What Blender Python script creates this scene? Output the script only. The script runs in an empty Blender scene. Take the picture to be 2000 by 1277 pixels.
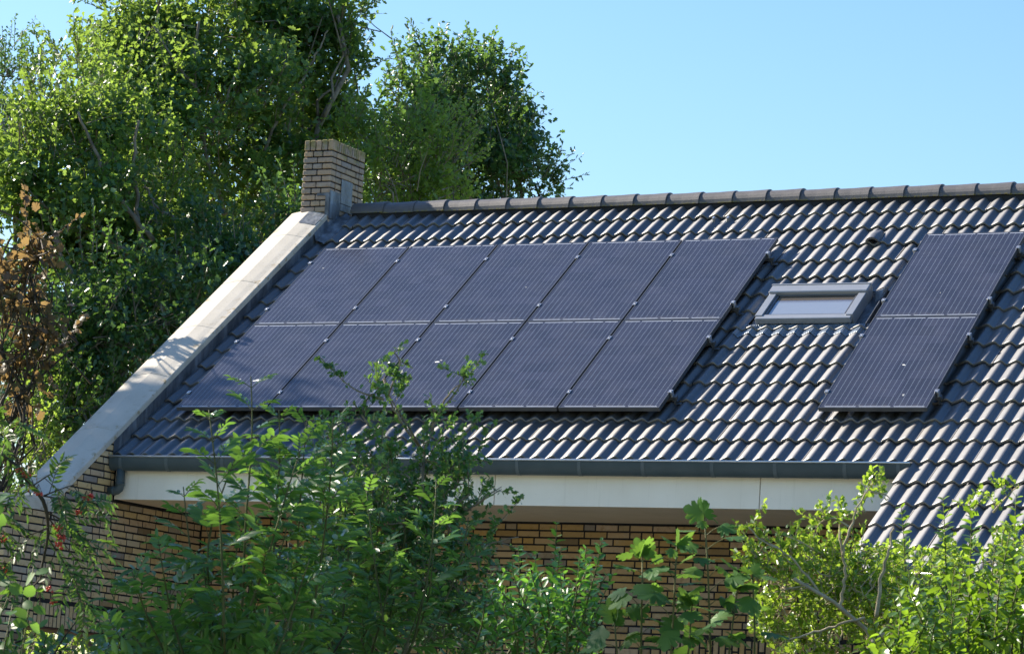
import bpy, math, random
import numpy as np

random.seed(7)
A = np.array
sc = bpy.context.scene
col = sc.collection
PI = math.pi

# ------------------------------------------------------------------ camera
YAW, PITCH, ROLL = .46223, .13988, .05772
FPX = 6312.6
CAM = A([16.52165, -26.07336, 1.6])
_F = A([-math.sin(YAW) * math.cos(PITCH), math.cos(YAW) * math.cos(PITCH), math.sin(PITCH)])
_R = A([math.cos(YAW), math.sin(YAW), 0.])
_U = np.cross(_R, _F)
_R, _U = math.cos(ROLL) * _R + math.sin(ROLL) * _U, -math.sin(ROLL) * _R + math.cos(ROLL) * _U


def at(px, py, d):
    """a point of the place seen at pixel px, py (2000 x 1277) d metres ahead"""
    return CAM + d * (_F + _R * (px - 1000) / FPX - _U * (py - 638.5) / FPX)


def make_camera():
    cd = bpy.data.cameras.new('camera')
    cd.sensor_width = 36
    cd.lens = 36 * FPX / 2000
    cd.clip_start = .5
    cd.clip_end = 2000
    cd.dof.use_dof = True
    cd.dof.focus_distance = 33
    cd.dof.aperture_fstop = 24
    o = bpy.data.objects.new('camera', cd)
    col.objects.link(o)
    from mathutils import Matrix
    m = Matrix([[_R[i], _U[i], -_F[i], CAM[i]] for i in range(3)] + [[0, 0, 0, 1]])
    o.matrix_world = m
    sc.camera = o


make_camera()

# ------------------------------------------------------------------ light
SUN_EL, SUN_AZ = math.radians(32), math.radians(3)      # from -X, a little from behind the house
SUN = A([-math.cos(SUN_EL) * math.cos(SUN_AZ), math.cos(SUN_EL) * math.sin(SUN_AZ), math.sin(SUN_EL)])


def make_light():
    w = bpy.data.worlds.new('World')
    sc.world = w
    w.use_nodes = True
    nt = w.node_tree
    bg = nt.nodes['Background']
    s = nt.nodes.new('ShaderNodeTexSky')
    s.sky_type = 'NISHITA'
    s.sun_disc = False
    s.sun_elevation = SUN_EL
    s.sun_rotation = math.radians(-87)
    s.air_density = 1.3
    s.dust_density = .6
    s.ozone_density = 4.0
    hs = nt.nodes.new('ShaderNodeHueSaturation')
    hs.inputs['Saturation'].default_value = 1.2
    hs.inputs['Hue'].default_value = .507
    nt.links.new(s.outputs[0], hs.inputs['Color'])
    nt.links.new(hs.outputs[0], bg.inputs[0])
    bg.inputs[1].default_value = .080
    l = bpy.data.lights.new('sun', 'SUN')
    l.energy = 5.0
    l.angle = math.radians(.5)
    l.color = (1, .9, .76)
    o = bpy.data.objects.new('sun', l)
    col.objects.link(o)
    from mathutils import Vector
    o.rotation_euler = Vector(tuple(SUN)).to_track_quat('Z', 'Y').to_euler()
    sc.view_settings.view_transform = 'Standard'
    sc.view_settings.look = 'None'
    sc.view_settings.exposure = 1.42
    sc.view_settings.gamma = 1


make_light()

# ------------------------------------------------------------------ materials


class Mat:
    def __init__(self, name):
        self.m = bpy.data.materials.new(name)
        self.m.use_nodes = True
        self.nt = self.m.node_tree
        self.b = self.nt.nodes['Principled BSDF']
        self.out = self.nt.nodes['Material Output']

    def n(self, t, **kw):
        x = self.nt.nodes.new(t)
        for k, v in kw.items():
            setattr(x, k, v)
        return x

    def l(self, a, b):
        self.nt.links.new(a, b)

    def val(self, v, sock):
        if isinstance(v, (int, float)):
            sock.default_value = v
        elif isinstance(v, tuple):
            sock.default_value = v if len(v) == 4 else v + (1,)
        else:
            self.l(v, sock)

    def math(self, op, a, b=0.0, c=0.0, clamp=False):
        x = self.n('ShaderNodeMath', operation=op, use_clamp=clamp)
        for i, q in enumerate((a, b, c)):
            self.val(q, x.inputs[i])
        return x.outputs[0]

    def mix(self, fac, a, b, mode='MIX'):
        x = self.n('ShaderNodeMix', data_type='RGBA', blend_type=mode)
        self.val(fac, x.inputs[0])
        self.val(a, x.inputs[6])
        self.val(b, x.inputs[7])
        return x.outputs[2]

    def attr(self, name):
        x = self.n('ShaderNodeAttribute')
        x.attribute_name = name
        return x.outputs['Fac']

    def noise(self, scale, detail=4, rough=.55, vec=None, dist=0.0):
        x = self.n('ShaderNodeTexNoise')
        x.inputs['Scale'].default_value = scale
        x.inputs['Detail'].default_value = detail
        x.inputs['Roughness'].default_value = rough
        x.inputs['Distortion'].default_value = dist
        if vec is None:
            vec = self.obj()
        self.l(vec, x.inputs['Vector'])
        return x.outputs['Fac']

    def obj(self):
        if not hasattr(self, '_tc'):
            self._tc = self.n('ShaderNodeTexCoord')
        return self._tc.outputs['Object']

    def ramp(self, fac, stops):
        x = self.n('ShaderNodeValToRGB')
        while len(x.color_ramp.elements) < len(stops):
            x.color_ramp.elements.new(.5)
        for e, (p, c) in zip(x.color_ramp.elements, stops):
            e.position = p
            e.color = tuple(c) + (1,) if len(c) == 3 else c
        self.l(fac, x.inputs[0])
        return x.outputs[0]

    def bump(self, h, strength=.3, dist=.01):
        x = self.n('ShaderNodeBump')
        x.inputs['Strength'].default_value = strength
        x.inputs['Distance'].default_value = dist
        self.l(h, x.inputs['Height'])
        self.l(x.outputs[0], self.b.inputs['Normal'])

    def set(self, color=None, rough=None, metal=None, spec=None):
        for k, v in (('Base Color', color), ('Roughness', rough), ('Metallic', metal), ('Specular IOR Level', spec)):
            if v is not None:
                self.val(v, self.b.inputs[k])
        return self.m


def stepmask(M, f, lo, hi):
    x = M.n('ShaderNodeMapRange')
    x.interpolation_type = 'SMOOTHSTEP'
    x.inputs[1].default_value = lo
    x.inputs[2].default_value = hi
    M.l(f, x.inputs[0])
    return x.outputs[0]


MATS = {}


def m_tile():
    M = Mat('dark concrete roof tile')
    r = M.attr('rnd')
    t = M.attr('t')
    base = M.ramp(r, [(0, (.020, .021, .023)), (.3, (.029, .029, .031)), (.8, (.038, .038, .039)), (.95, (.050, .048, .048)), (1, (.070, .066, .063))])
    n1 = M.noise(9, 5)
    base = M.mix(M.math('MULTIPLY', stepmask(M, n1, .45, .75), .55), base, (.060, .058, .056))
    n3 = M.noise(160, 2)
    base = M.mix(M.math('MULTIPLY', stepmask(M, n3, .5, .72), .35), base, (.018, .018, .02))
    edge = M.math('SUBTRACT', 1.0, stepmask(M, t, .0, .07))
    n2 = M.noise(28, 4)
    moss = M.math('MULTIPLY', edge, stepmask(M, n2, .57, .68))
    spots = M.math('MULTIPLY', stepmask(M, M.noise(16, 3), .68, .74), .7)
    moss = M.math('MAXIMUM', moss, spots)
    base = M.mix(moss, base, M.mix(n3, (.05, .055, .016), (.16, .12, .035)))
    M.set(base, M.math('ADD', .50, M.math('MULTIPLY', n1, .14)), 0., 1.0)
    lich = M.math('MULTIPLY', stepmask(M, M.noise(47, 2, .4), .715, .735), stepmask(M, M.noise(2.1, 3), .45, .6))
    base2 = M.mix(M.math('MULTIPLY', lich, .8), base, (.22, .21, .17))
    M.val(base2, M.b.inputs['Base Color'])
    M.b.inputs['Coat Weight'].default_value = 1.0
    M.b.inputs['Coat IOR'].default_value = 1.85
    M.b.inputs['Coat Roughness'].default_value = .55
    M.bump(n3, .25, .004)
    return M.m


def m_ridge():
    M = Mat('grey ridge tile')
    n1 = M.noise(11, 4)
    b = M.ramp(n1, [(.3, (.070, .066, .066)), (.7, (.098, .092, .091))])
    n3 = M.noise(150, 2)
    t = M.attr('t')
    e = M.math('SUBTRACT', 1.0, stepmask(M, t, .02, .12))
    moss = M.math('MULTIPLY', e, stepmask(M, M.noise(30, 3), .45, .58))
    b = M.mix(moss, b, (.16, .13, .02))
    M.set(b, .55, 0., .6)
    M.bump(n3, .25, .004)
    return M.m


def m_brick(name, ochre):
    M = Mat(name)
    r = M.attr('rnd')
    o, p, g = ochre
    c = M.ramp(r, [(0, (.20, .145, .085)), (.10, o), (.40, p), (.62, (.46, .335, .225)), (.74, o), (.9, g), (1, (.24, .21, .19))])
    M.nt.nodes[-1] if False else None
    n1 = M.noise(23, 5)
    c = M.mix(M.math('MULTIPLY', stepmask(M, n1, .52, .74), .5), c, (.20, .12, .05))
    c = M.mix(M.math('MULTIPLY', stepmask(M, M.noise(9, 3), .55, .8), .35), c, (.50, .46, .40))
    n2 = M.noise(120, 3)
    c = M.mix(M.math('MULTIPLY', stepmask(M, n2, .62, .72), .5), c, (.09, .06, .04))
    M.set(c, .85, 0., .25)
    M.bump(M.math('ADD', n2, n1), .5, .006)
    return M.m


def m_simple(name, c1, c2, scale, rough, metal=0., spec=.4, bump=0., bscale=80):
    M = Mat(name)
    n1 = M.noise(scale, 5)
    c = M.ramp(n1, [(.3, c1), (.7, c2)])
    M.set(c, rough, metal, spec)
    if bump:
        M.bump(M.noise(bscale, 3), bump, .005)
    return M.m


def m_fascia():
    M = Mat('cream white painted board')
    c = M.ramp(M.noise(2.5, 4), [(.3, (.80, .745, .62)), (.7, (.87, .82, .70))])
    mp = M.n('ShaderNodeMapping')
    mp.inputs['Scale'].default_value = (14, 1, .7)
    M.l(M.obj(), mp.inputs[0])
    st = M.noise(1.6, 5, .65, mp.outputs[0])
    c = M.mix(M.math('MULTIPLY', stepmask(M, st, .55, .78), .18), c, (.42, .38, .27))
    sp = M.noise(60, 2)
    c = M.mix(M.math('MULTIPLY', stepmask(M, sp, .70, .76), .4), c, (.35, .33, .28))
    return M.set(c, .55, 0., .4)


def m_coping():
    M = Mat('weathered concrete coping')
    n1 = M.noise(3.2, 6)
    c = M.ramp(n1, [(.3, (.48, .445, .38)), (.55, (.53, .49, .42)), (.75, (.56, .52, .455))])
    n2 = M.noise(60, 3)
    c = M.mix(M.math('MULTIPLY', stepmask(M, n2, .58, .75), .35), c, (.28, .25, .21))
    e = M.attr('t')
    li = M.math('MULTIPLY', M.math('MULTIPLY', e, .7), stepmask(M, M.noise(14, 4), .57, .66))
    c = M.mix(li, c, (.30, .20, .06))
    d = M.math('MULTIPLY', e, stepmask(M, M.noise(7, 4), .4, .65))
    c = M.mix(M.math('MULTIPLY', d, .3), c, (.24, .21, .16))
    M.set(c, .9, 0., .2)
    M.bump(n2, .25, .004)
    return M.m


def m_lead(name='lead flashing', dark=(.075, .085, .10), light=(.25, .28, .32)):
    M = Mat(name)
    mp = M.n('ShaderNodeMapping')
    mp.inputs['Scale'].default_value = (1, 1.0, .28)
    M.l(M.obj(), mp.inputs[0])
    n1 = M.noise(9, 5, .6, mp.outputs[0], .4)
    c = M.ramp(n1, [(.42, dark), (.60, tuple(.5 * (a + b) for a, b in zip(dark, light))), (.72, light)])
    M.set(c, .5, .25, .5)
    M.bump(M.noise(16, 3), .5, .02)
    return M.m


def m_glass_cells():
    M = Mat('solar cells under glass')
    sep = M.n('ShaderNodeSeparateXYZ')
    M.l(M.obj(), sep.inputs[0])
    x, y = sep.outputs[0], sep.outputs[1]
    pitch = (.99 - .044) / 18

    def line(v, off, p, half):
        f = M.math('FRACT', M.math('DIVIDE', M.math('SUBTRACT', v, off), p))
        d = M.math('MULTIPLY', M.math('ABSOLUTE', M.math('SUBTRACT', f, .5)), p)
        return M.math('LESS_THAN', d, half)
    bus = line(x, .022, pitch, .0013)
    cy = (1.65 - .056) / 10
    inside = M.math('MULTIPLY', M.math('GREATER_THAN', y, .026), M.math('LESS_THAN', y, 1.624))
    bus = M.math('MULTIPLY', bus, inside)
    gap_h = M.math('SUBTRACT', 1.0, M.math('MULTIPLY', M.math('SUBTRACT', 1.0, line(y, .028 - cy / 2, cy, .0015)), 1.0))
    gap_v = line(x, .022 - pitch * 1.5, pitch * 3, .0014)
    gap = M.math('MAXIMUM', gap_h, gap_v)
    # ribbons joining the strings
    rb = M.math('MULTIPLY', M.math('GREATER_THAN', y, .020), M.math('LESS_THAN', y, .027))
    seg = M.math('GREATER_THAN', M.math('FRACT', M.math('DIVIDE', M.math('SUBTRACT', x, .022), pitch * 6)), .10)
    rb = M.math('MULTIPLY', rb, seg)
    rt = M.math('MULTIPLY', M.math('GREATER_THAN', y, 1.622), M.math('LESS_THAN', y, 1.629))
    seg2 = M.math('GREATER_THAN', M.math('FRACT', M.math('DIVIDE', M.math('SUBTRACT', x, .022 + pitch * 3), pitch * 6)), .07)
    rt = M.math('MULTIPLY', rt, seg2)
    inx = M.math('MULTIPLY', M.math('GREATER_THAN', x, .03), M.math('LESS_THAN', x, .96))
    rib = M.math('MULTIPLY', M.math('MAXIMUM', rb, rt), inx)
    # cells: slightly different from cell to cell
    ci = M.n('ShaderNodeCombineXYZ')
    M.l(M.math('FLOOR', M.math('DIVIDE', M.math('SUBTRACT', x, .022), pitch * 3)), ci.inputs[0])
    M.l(M.math('FLOOR', M.math('DIVIDE', M.math('SUBTRACT', y, .028), cy)), ci.inputs[1])
    oi = M.n('ShaderNodeObjectInfo')
    M.l(oi.outputs['Random'], ci.inputs[2])
    wn = M.n('ShaderNodeTexWhiteNoise', noise_dimensions='3D')
    M.l(ci.outputs[0], wn.inputs['Vector'])
    cells = M.ramp(wn.outputs['Value'], [(0, (.028, .031, .047)), (.5, (.033, .036, .055)), (1, (.038, .041, .063))])
    dust = M.noise(2.3, 6, .65)
    cells = M.mix(M.math('MULTIPLY', stepmask(M, dust, .35, .75), .14), cells, (.11, .105, .11))
    c = M.mix(M.math('MULTIPLY', gap, .8), cells, (.02, .02, .028))
    c = M.mix(bus, c, (.21, .25, .31))
    c = M.mix(rib, c, (.50, .54, .62))
    grime = M.math('MULTIPLY', M.math('SUBTRACT', 1.0, stepmask(M, y, .0, .10)), stepmask(M, M.noise(14, 4), .35, .7))
    c = M.mix(M.math('MULTIPLY', grime, .35), c, (.16, .15, .13))
    specks = stepmask(M, M.noise(38, 2, .5), .80, .82)
    c = M.mix(M.math('MULTIPLY', specks, .6), c, (.5, .5, .5))
    M.set(c, M.math('ADD', .12, M.math('MULTIPLY', dust, .14)), 0., .33)
    return M.m


def m_pane():
    M = Mat('window glass')
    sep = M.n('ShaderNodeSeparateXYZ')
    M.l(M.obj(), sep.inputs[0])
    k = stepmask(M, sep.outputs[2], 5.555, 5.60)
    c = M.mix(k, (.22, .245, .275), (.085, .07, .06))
    M.set(c, .05, 0., .9)
    M.b.inputs['Coat Weight'].default_value = 1.0
    M.b.inputs['Coat IOR'].default_value = 2.0
    M.b.inputs['Coat Roughness'].default_value = .03
    return M.m


def m_leaf(name, c_lo, c_mid, c_hi, t_col, tfac=.35, rough=.42, spec=.5):
    """leaf: coloured by a per-leaf number, light passes through"""
    M = Mat(name)
    r = M.attr('rnd')
    c = M.ramp(r, [(0, c_lo), (.55, c_mid), (.93, c_hi), (1, tuple(min(1, a * b) for a, b in zip(c_hi, (1.7, 1.25, .8))))])
    M.set(c, rough, 0., spec)
    tr = M.n('ShaderNodeBsdfTranslucent')
    tc = M.mix(r, tuple(.8 * q for q in t_col), tuple(1.25 * q for q in t_col))
    M.l(tc, tr.inputs[0])
    ms = M.n('ShaderNodeMixShader')
    ms.inputs[0].default_value = tfac
    M.l(M.b.outputs[0], ms.inputs[1])
    M.l(tr.outputs[0], ms.inputs[2])
    M.l(ms.outputs[0], M.out.inputs[0])
    return M.m


def m_grass():
    M = Mat('lawn')
    n1 = M.noise(.6, 5)
    n2 = M.noise(30, 3)
    c = M.ramp(n1, [(.3, (.12, .14, .05)), (.7, (.20, .185, .085))])
    c = M.mix(M.math('MULTIPLY', n2, .4), c, (.07, .09, .03))
    M.set(c, .95, 0., .1)
    return M.m


MATS['tile'] = m_tile()
MATS['ridge'] = m_ridge()
MATS['brick'] = m_brick('warm lit brick', ((.44, .275, .095), (.45, .30, .135), (.39, .29, .17)))  # same brick as the gable; warm bounce light put into its ochre
MATS['brick_grey'] = m_brick('pale mixed brick', ((.56, .39, .18), (.56, .43, .26), (.48, .40, .29)))


def add_moss(m):
    nt = m.node_tree
    b = nt.nodes['Principled BSDF']
    src = b.inputs['Base Color'].links[0].from_socket
    g = nt.nodes.new('ShaderNodeNewGeometry')
    sp = nt.nodes.new('ShaderNodeSeparateXYZ')
    nt.links.new(g.outputs['Position'], sp.inputs[0])
    mr = nt.nodes.new('ShaderNodeMapRange')
    mr.inputs[1].default_value, mr.inputs[2].default_value = 7.95, 8.26
    nt.links.new(sp.outputs[2], mr.inputs[0])
    no = nt.nodes.new('ShaderNodeTexNoise')
    no.inputs['Scale'].default_value = 13
    nt.links.new(g.outputs['Position'], no.inputs['Vector'])
    ad = nt.nodes.new('ShaderNodeMath')
    ad.operation = 'MULTIPLY_ADD'
    nt.links.new(mr.outputs[0], ad.inputs[0])
    ad.inputs[1].default_value = .42
    nt.links.new(no.outputs['Fac'], ad.inputs[2])
    m2 = nt.nodes.new('ShaderNodeMapRange')
    m2.inputs[1].default_value, m2.inputs[2].default_value = .74, .95
    m2.inputs[4].default_value = .75
    nt.links.new(ad.outputs[0], m2.inputs[0])
    mx = nt.nodes.new('ShaderNodeMix')
    mx.data_type = 'RGBA'
    nt.links.new(m2.outputs[0], mx.inputs[0])
    nt.links.new(src, mx.inputs[6])
    mx.inputs[7].default_value = (.20, .19, .05, 1)
    nt.links.new(mx.outputs[2], b.inputs['Base Color'])


MATS['brick_chimney'] = m_brick('weathered chimney brick', ((.34, .27, .20), (.36, .285, .235), (.30, .265, .25)))
add_moss(MATS['brick_chimney'])
MATS['mortar'] = m_simple('dark mortar', (.018, .018, .02), (.035, .034, .034), 30, .95, 0, .1, .4)
MATS['coping'] = m_coping()
MATS['lead'] = m_lead()
MATS['lead_pale'] = m_lead('pale lead sheet', (.12, .135, .155), (.27, .30, .34))
MATS['zinc'] = m_simple('weathered zinc', (.048, .068, .073), (.068, .090, .094), 5, .45, .0, .25, .1, 40)
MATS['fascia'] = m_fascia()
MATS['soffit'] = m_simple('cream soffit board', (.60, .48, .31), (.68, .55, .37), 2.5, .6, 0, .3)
MATS['batten'] = m_simple('brown eaves board', (.12, .06, .035), (.20, .10, .05), 9, .8)
MATS['rust'] = m_simple('rusty steel lintel', (.06, .025, .015), (.11, .045, .02), 20, .8)
MATS['frame'] = m_simple('dark anodised frame', (.10, .105, .115), (.14, .145, .155), 4, .38, .6, .5)
MATS['alu'] = m_simple('bare aluminium', (.45, .45, .46), (.6, .6, .6), 20, .35, .8, .5)
MATS['skyframe'] = m_simple('grey coated aluminium', (.25, .27, .30), (.29, .31, .34), 5, .42, .3, .5)
MATS['dark'] = m_simple('dark inside', (.012, .012, .014), (.02, .02, .022), 8, .8)
MATS['cells'] = m_glass_cells()
MATS['pane'] = m_pane()
MATS['white'] = m_simple('chalky dropping', (.65, .64, .6), (.8, .8, .78), 40, .9)
MATS['grass'] = m_grass()
MATS['bark_oak'] = m_simple('oak bark', (.10, .085, .065), (.30, .265, .21), 9, .9, 0, .2, .6, 25)
MATS['bark_pale'] = m_simple('pale grey bark', (.14, .115, .08), (.30, .255, .185), 14, .85, 0, .2, .4, 60)
MATS['bark_limb'] = m_simple('sunlit pale bark', (.26, .215, .14), (.50, .43, .30), 16, .85, 0, .2, .4, 60)  # sunlight on the hawthorn limb put into a paler bark
MATS['bark_green'] = m_simple('green stem', (.06, .075, .025), (.13, .13, .05), 14, .7, 0, .3)
MATS['bark_dark'] = m_simple('dark stem', (.035, .03, .022), (.08, .065, .045), 14, .8, 0, .3)
MATS['berry'] = m_simple('red berry', (.45, .03, .015), (.65, .07, .03), 12, .3, 0, .5)
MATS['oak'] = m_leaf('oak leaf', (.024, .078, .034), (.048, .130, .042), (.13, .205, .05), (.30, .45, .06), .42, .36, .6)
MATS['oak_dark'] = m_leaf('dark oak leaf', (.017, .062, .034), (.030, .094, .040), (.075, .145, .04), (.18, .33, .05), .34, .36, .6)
MATS['oak_lit'] = m_leaf('sunlit oak leaf', (.042, .105, .032), (.085, .175, .042), (.16, .24, .05), (.38, .55, .065), .44, .38, .55)  # lit copy of the oak leaf, sunshine mixed into the green
MATS['copper'] = m_leaf('copper maple leaf', (.034, .078, .036), (.072, .056, .044), (.18, .135, .058), (.30, .20, .075), .42)
MATS['ash'] = m_leaf('ash leaf', (.030, .098, .036), (.050, .145, .044), (.095, .205, .045), (.22, .43, .055), .39, .34, .6)
MATS['haw'] = m_leaf('hawthorn leaf', (.024, .088, .044), (.042, .128, .052), (.09, .185, .048), (.21, .39, .06), .38, .32, .6)
MATS['haw_lit'] = m_leaf('sunlit hawthorn leaf', (.045, .12, .022), (.095, .195, .03), (.19, .265, .038), (.40, .58, .05), .42, .32, .6)  # lit copy of the hawthorn leaf, sun put into the yellower green
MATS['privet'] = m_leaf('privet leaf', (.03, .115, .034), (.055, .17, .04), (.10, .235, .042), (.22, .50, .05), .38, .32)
MATS['privet_lit'] = m_leaf('sunlit privet leaf', (.05, .11, .018), (.085, .165, .02), (.14, .22, .025), (.30, .50, .03), .38, .32)  # lit copy of the privet leaf, sun put into its colour
MATS['syc'] = m_leaf('sycamore leaf', (.034, .10, .028), (.056, .14, .033), (.10, .185, .036), (.19, .35, .045), .36, .55, .3)
MATS['rowan'] = m_leaf('rowan leaf', (.024, .08, .024), (.045, .115, .028), (.09, .17, .034), (.18, .33, .04), .36, .42)
MATS['hazel'] = m_leaf('hazel leaf', (.035, .10, .022), (.055, .14, .026), (.10, .18, .03), (.20, .38, .04), .36, .45)

# ------------------------------------------------------------------ mesh helpers
OFF = {}


def unit(a):
    a = np.asarray(a, float)
    return a / (np.linalg.norm(a) + 1e-12)


class MB:
    def __init__(self):
        self.v, self.f, self.r, self.t = [], [], [], []

    def add(self, vs, fs, rnd=0.0, t=None):
        b = len(self.v)
        self.v.extend([tuple(p) for p in vs])
        self.t.extend(t if t is not None else [0.5] * len(vs))
        for f in fs:
            self.f.append(tuple(i + b for i in f))
            self.r.append(rnd)

    def box(self, x0, x1, y0, y1, z0, z1, fn=None, rnd=0.0):
        vs = [(x, y, z) for x in (x0, x1) for y in (y0, y1) for z in (z0, z1)]
        if fn:
            vs = [fn(*p) for p in vs]
        self.add(vs, [(0, 1, 3, 2), (4, 6, 7, 5), (0, 4, 5, 1), (2, 3, 7, 6), (0, 2, 6, 4), (1, 5, 7, 3)], rnd)

    def bevbox(self, x0, x1, y0, y1, z0, z1, b, fn=None, rnd=0.0):
        """box with chamfered edges"""
        c = A([(x0 + x1) / 2, (y0 + y1) / 2, (z0 + z1) / 2])
        h = A([(x1 - x0) / 2, (y1 - y0) / 2, (z1 - z0) / 2])
        vs, idx = [], {}
        for sx in (-1, 1):
            for sy in (-1, 1):
                for sz in (-1, 1):
                    s = A([sx, sy, sz])
                    for ax in range(3):
                        p = h.copy() - b
                        p[ax] = h[ax]
                        idx[(sx, sy, sz, ax)] = len(vs)
                        vs.append(c + s * p)
        fs = []
        for ax in range(3):
            o = [i for i in range(3) if i != ax]
            for s in (-1, 1):
                q = []
                for a_, b_ in ((-1, -1), (1, -1), (1, 1), (-1, 1)):
                    k = [0, 0, 0]
                    k[ax], k[o[0]], k[o[1]] = s, a_, b_
                    q.append(idx[tuple(k) + (ax,)])
                fs.append(q if (s > 0) == (ax != 1) else q[::-1])
        for ax in range(3):
            o = [i for i in range(3) if i != ax]
            for a_ in (-1, 1):
                for b_ in (-1, 1):
                    k0, k1 = [0, 0, 0], [0, 0, 0]
                    k0[ax], k1[ax] = -1, 1
                    k0[o[0]] = k1[o[0]] = a_
                    k0[o[1]] = k1[o[1]] = b_
                    fs.append((idx[tuple(k0) + (o[0],)], idx[tuple(k1) + (o[0],)], idx[tuple(k1) + (o[1],)], idx[tuple(k0) + (o[1],)]))
        for sx in (-1, 1):
            for sy in (-1, 1):
                for sz in (-1, 1):
                    fs.append([idx[(sx, sy, sz, a_)] for a_ in range(3)])
        if fn:
            vs = [fn(*p) for p in vs]
        self.add(vs, fs, rnd)

    def prism(self, poly, fn0, fn1, rnd=0.0):
        """polygon (2D) extruded between two placing functions"""
        n = len(poly)
        vs = [fn0(*p) for p in poly] + [fn1(*p) for p in poly]
        fs = [tuple(range(n))[::-1], tuple(range(n, 2 * n))] + [(i, (i + 1) % n, (i + 1) % n + n, i + n) for i in range(n)]
        self.add(vs, fs, rnd)

    def tube(self, pts, rad, sides=6, rnd=0.0, cap=True):
        pts = [np.asarray(p, float) for p in pts]
        n = len(pts)
        if not hasattr(rad, '__len__'):
            rad = [rad] * n
        d0 = unit(pts[1] - pts[0])
        ref = A([0, 0, 1.]) if abs(d0[2]) < .9 else A([1., 0, 0])
        vs = []
        for i, p in enumerate(pts):
            d = unit(pts[min(i + 1, n - 1)] - pts[max(i - 1, 0)])
            a = unit(ref - d * (ref @ d))
            b = np.cross(d, a)
            ref = a
            for k in range(sides):
                an = 2 * PI * k / sides
                vs.append(p + rad[i] * (math.cos(an) * a + math.sin(an) * b))
        fs = []
        for i in range(n - 1):
            for k in range(sides):
                k2 = (k + 1) % sides
                fs.append((i * sides + k, i * sides + k2, (i + 1) * sides + k2, (i + 1) * sides + k))
        if cap:
            fs.append(tuple(range(sides))[::-1])
            fs.append(tuple((n - 1) * sides + k for k in range(sides)))
        self.add(vs, fs, rnd)

    def ball(self, c, r, seg=6, ring=4, rnd=0.0):
        vs, fs = [(c[0], c[1], c[2] + r)], []
        for j in range(1, ring):
            ph = PI * j / ring
            for k in range(seg):
                th = 2 * PI * k / seg
                vs.append((c[0] + r * math.sin(ph) * math.cos(th), c[1] + r * math.sin(ph) * math.sin(th), c[2] + r * math.cos(ph)))
        vs.append((c[0], c[1], c[2] - r))
        for k in range(seg):
            fs.append((0, 1 + k, 1 + (k + 1) % seg))
            L = len(vs) - 1
            fs.append((L, L - seg + (k + 1) % seg, L - seg + k))
        for j in range(ring - 2):
            for k in range(seg):
                a0 = 1 + j * seg
                fs.append((a0 + k, a0 + seg + k, a0 + seg + (k + 1) % seg, a0 + (k + 1) % seg))
        self.add(vs, fs, rnd)

    def build(self, name, mat, parent=None, smooth=False, world=True):
        off = OFF.get(parent.name, A([0, 0, 0.])) if (parent is not None and world) else A([0, 0, 0.])
        me = bpy.data.meshes.new(name)
        vs = np.asarray(self.v, float) - off
        me.from_pydata(vs.tolist(), [], self.f)
        at_ = me.attributes.new('rnd', 'FLOAT', 'FACE')
        at_.data.foreach_set('value', np.asarray(self.r, np.float32))
        at2 = me.attributes.new('t', 'FLOAT', 'POINT')
        at2.data.foreach_set('value', np.asarray(self.t, np.float32))
        return finish(name, me, mat, parent, off, smooth)


def finish(name, me, mat, parent, off, smooth=False):
    if smooth:
        me.polygons.foreach_set('use_smooth', np.ones(len(me.polygons), bool))
    me.materials.append(MATS[mat] if isinstance(mat, str) else mat)
    me.update()
    o = bpy.data.objects.new(name, me)
    col.objects.link(o)
    if parent is not None:
        o.parent = parent
        OFF[o.name] = off
    return o


def tag(o, label=None, cat=None, group=None, kind=None):
    for k, v in (('label', label), ('category', cat), ('group', group), ('kind', kind)):
        if v:
            o[k] = v
    return o


def thing(name, loc, label, cat, group=None, rot=(0, 0, 0)):
    o = bpy.data.objects.new(name, None)
    o.empty_display_size = .2
    col.objects.link(o)
    o.location = tuple(loc)
    o.rotation_euler = rot
    OFF[o.name] = np.asarray(loc, float)
    return tag(o, label, cat, group)


# ------------------------------------------------------------------ roof frame
TH = .64825
CT, ST = math.cos(TH), math.sin(TH)
ZP = 4.965                          # height of the panels' lower edge; y = 0 there


def rf(u, v, n):
    """roof coordinates: u along the ridge, v up the slope, n out of it (panel faces at n = 0)"""
    return A([u, v * CT - n * ST, ZP + v * ST + n * CT])


GAUGE, ROLLP = .3385, .1513
V0 = -.70
ROLL0 = 3.497
UL, UR = -.335, 11.2
U_EXT = 7.56
SKY_U0, SKY_U1, SKY_V0, SKY_V1 = 5.31, 6.27, 1.745, 2.353
NB, AMP, LIFT = -.157, .040, .030


def prof(u):
    x = (u - ROLL0) % ROLLP
    if x < .048:
        return AMP * (.5 + .5 * math.cos(PI * x / .048))
    q = (x - .048) / (ROLLP - .048)
    return AMP * (.30 * (.5 - .5 * math.cos(PI * q)) + .70 * (1.08 * q if q < .9 else .972 + .28 * (q - .9)))


YR = 3.62
ZR = 7.557
XG = -.355                          # face of the parapet gable
YW = 1.17                           # main front wall
ZS = 4.036                          # soffit
YF = -.434                          # fascia


def cz(y):
    """top edge of the sloping coping"""
    return .748 * y + 5.02


house = thing('brick_house', (3.5, 1.2, .6), 'brick house with dark tiled roof, pale stepped coping and a brick chimney', 'house')


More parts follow.
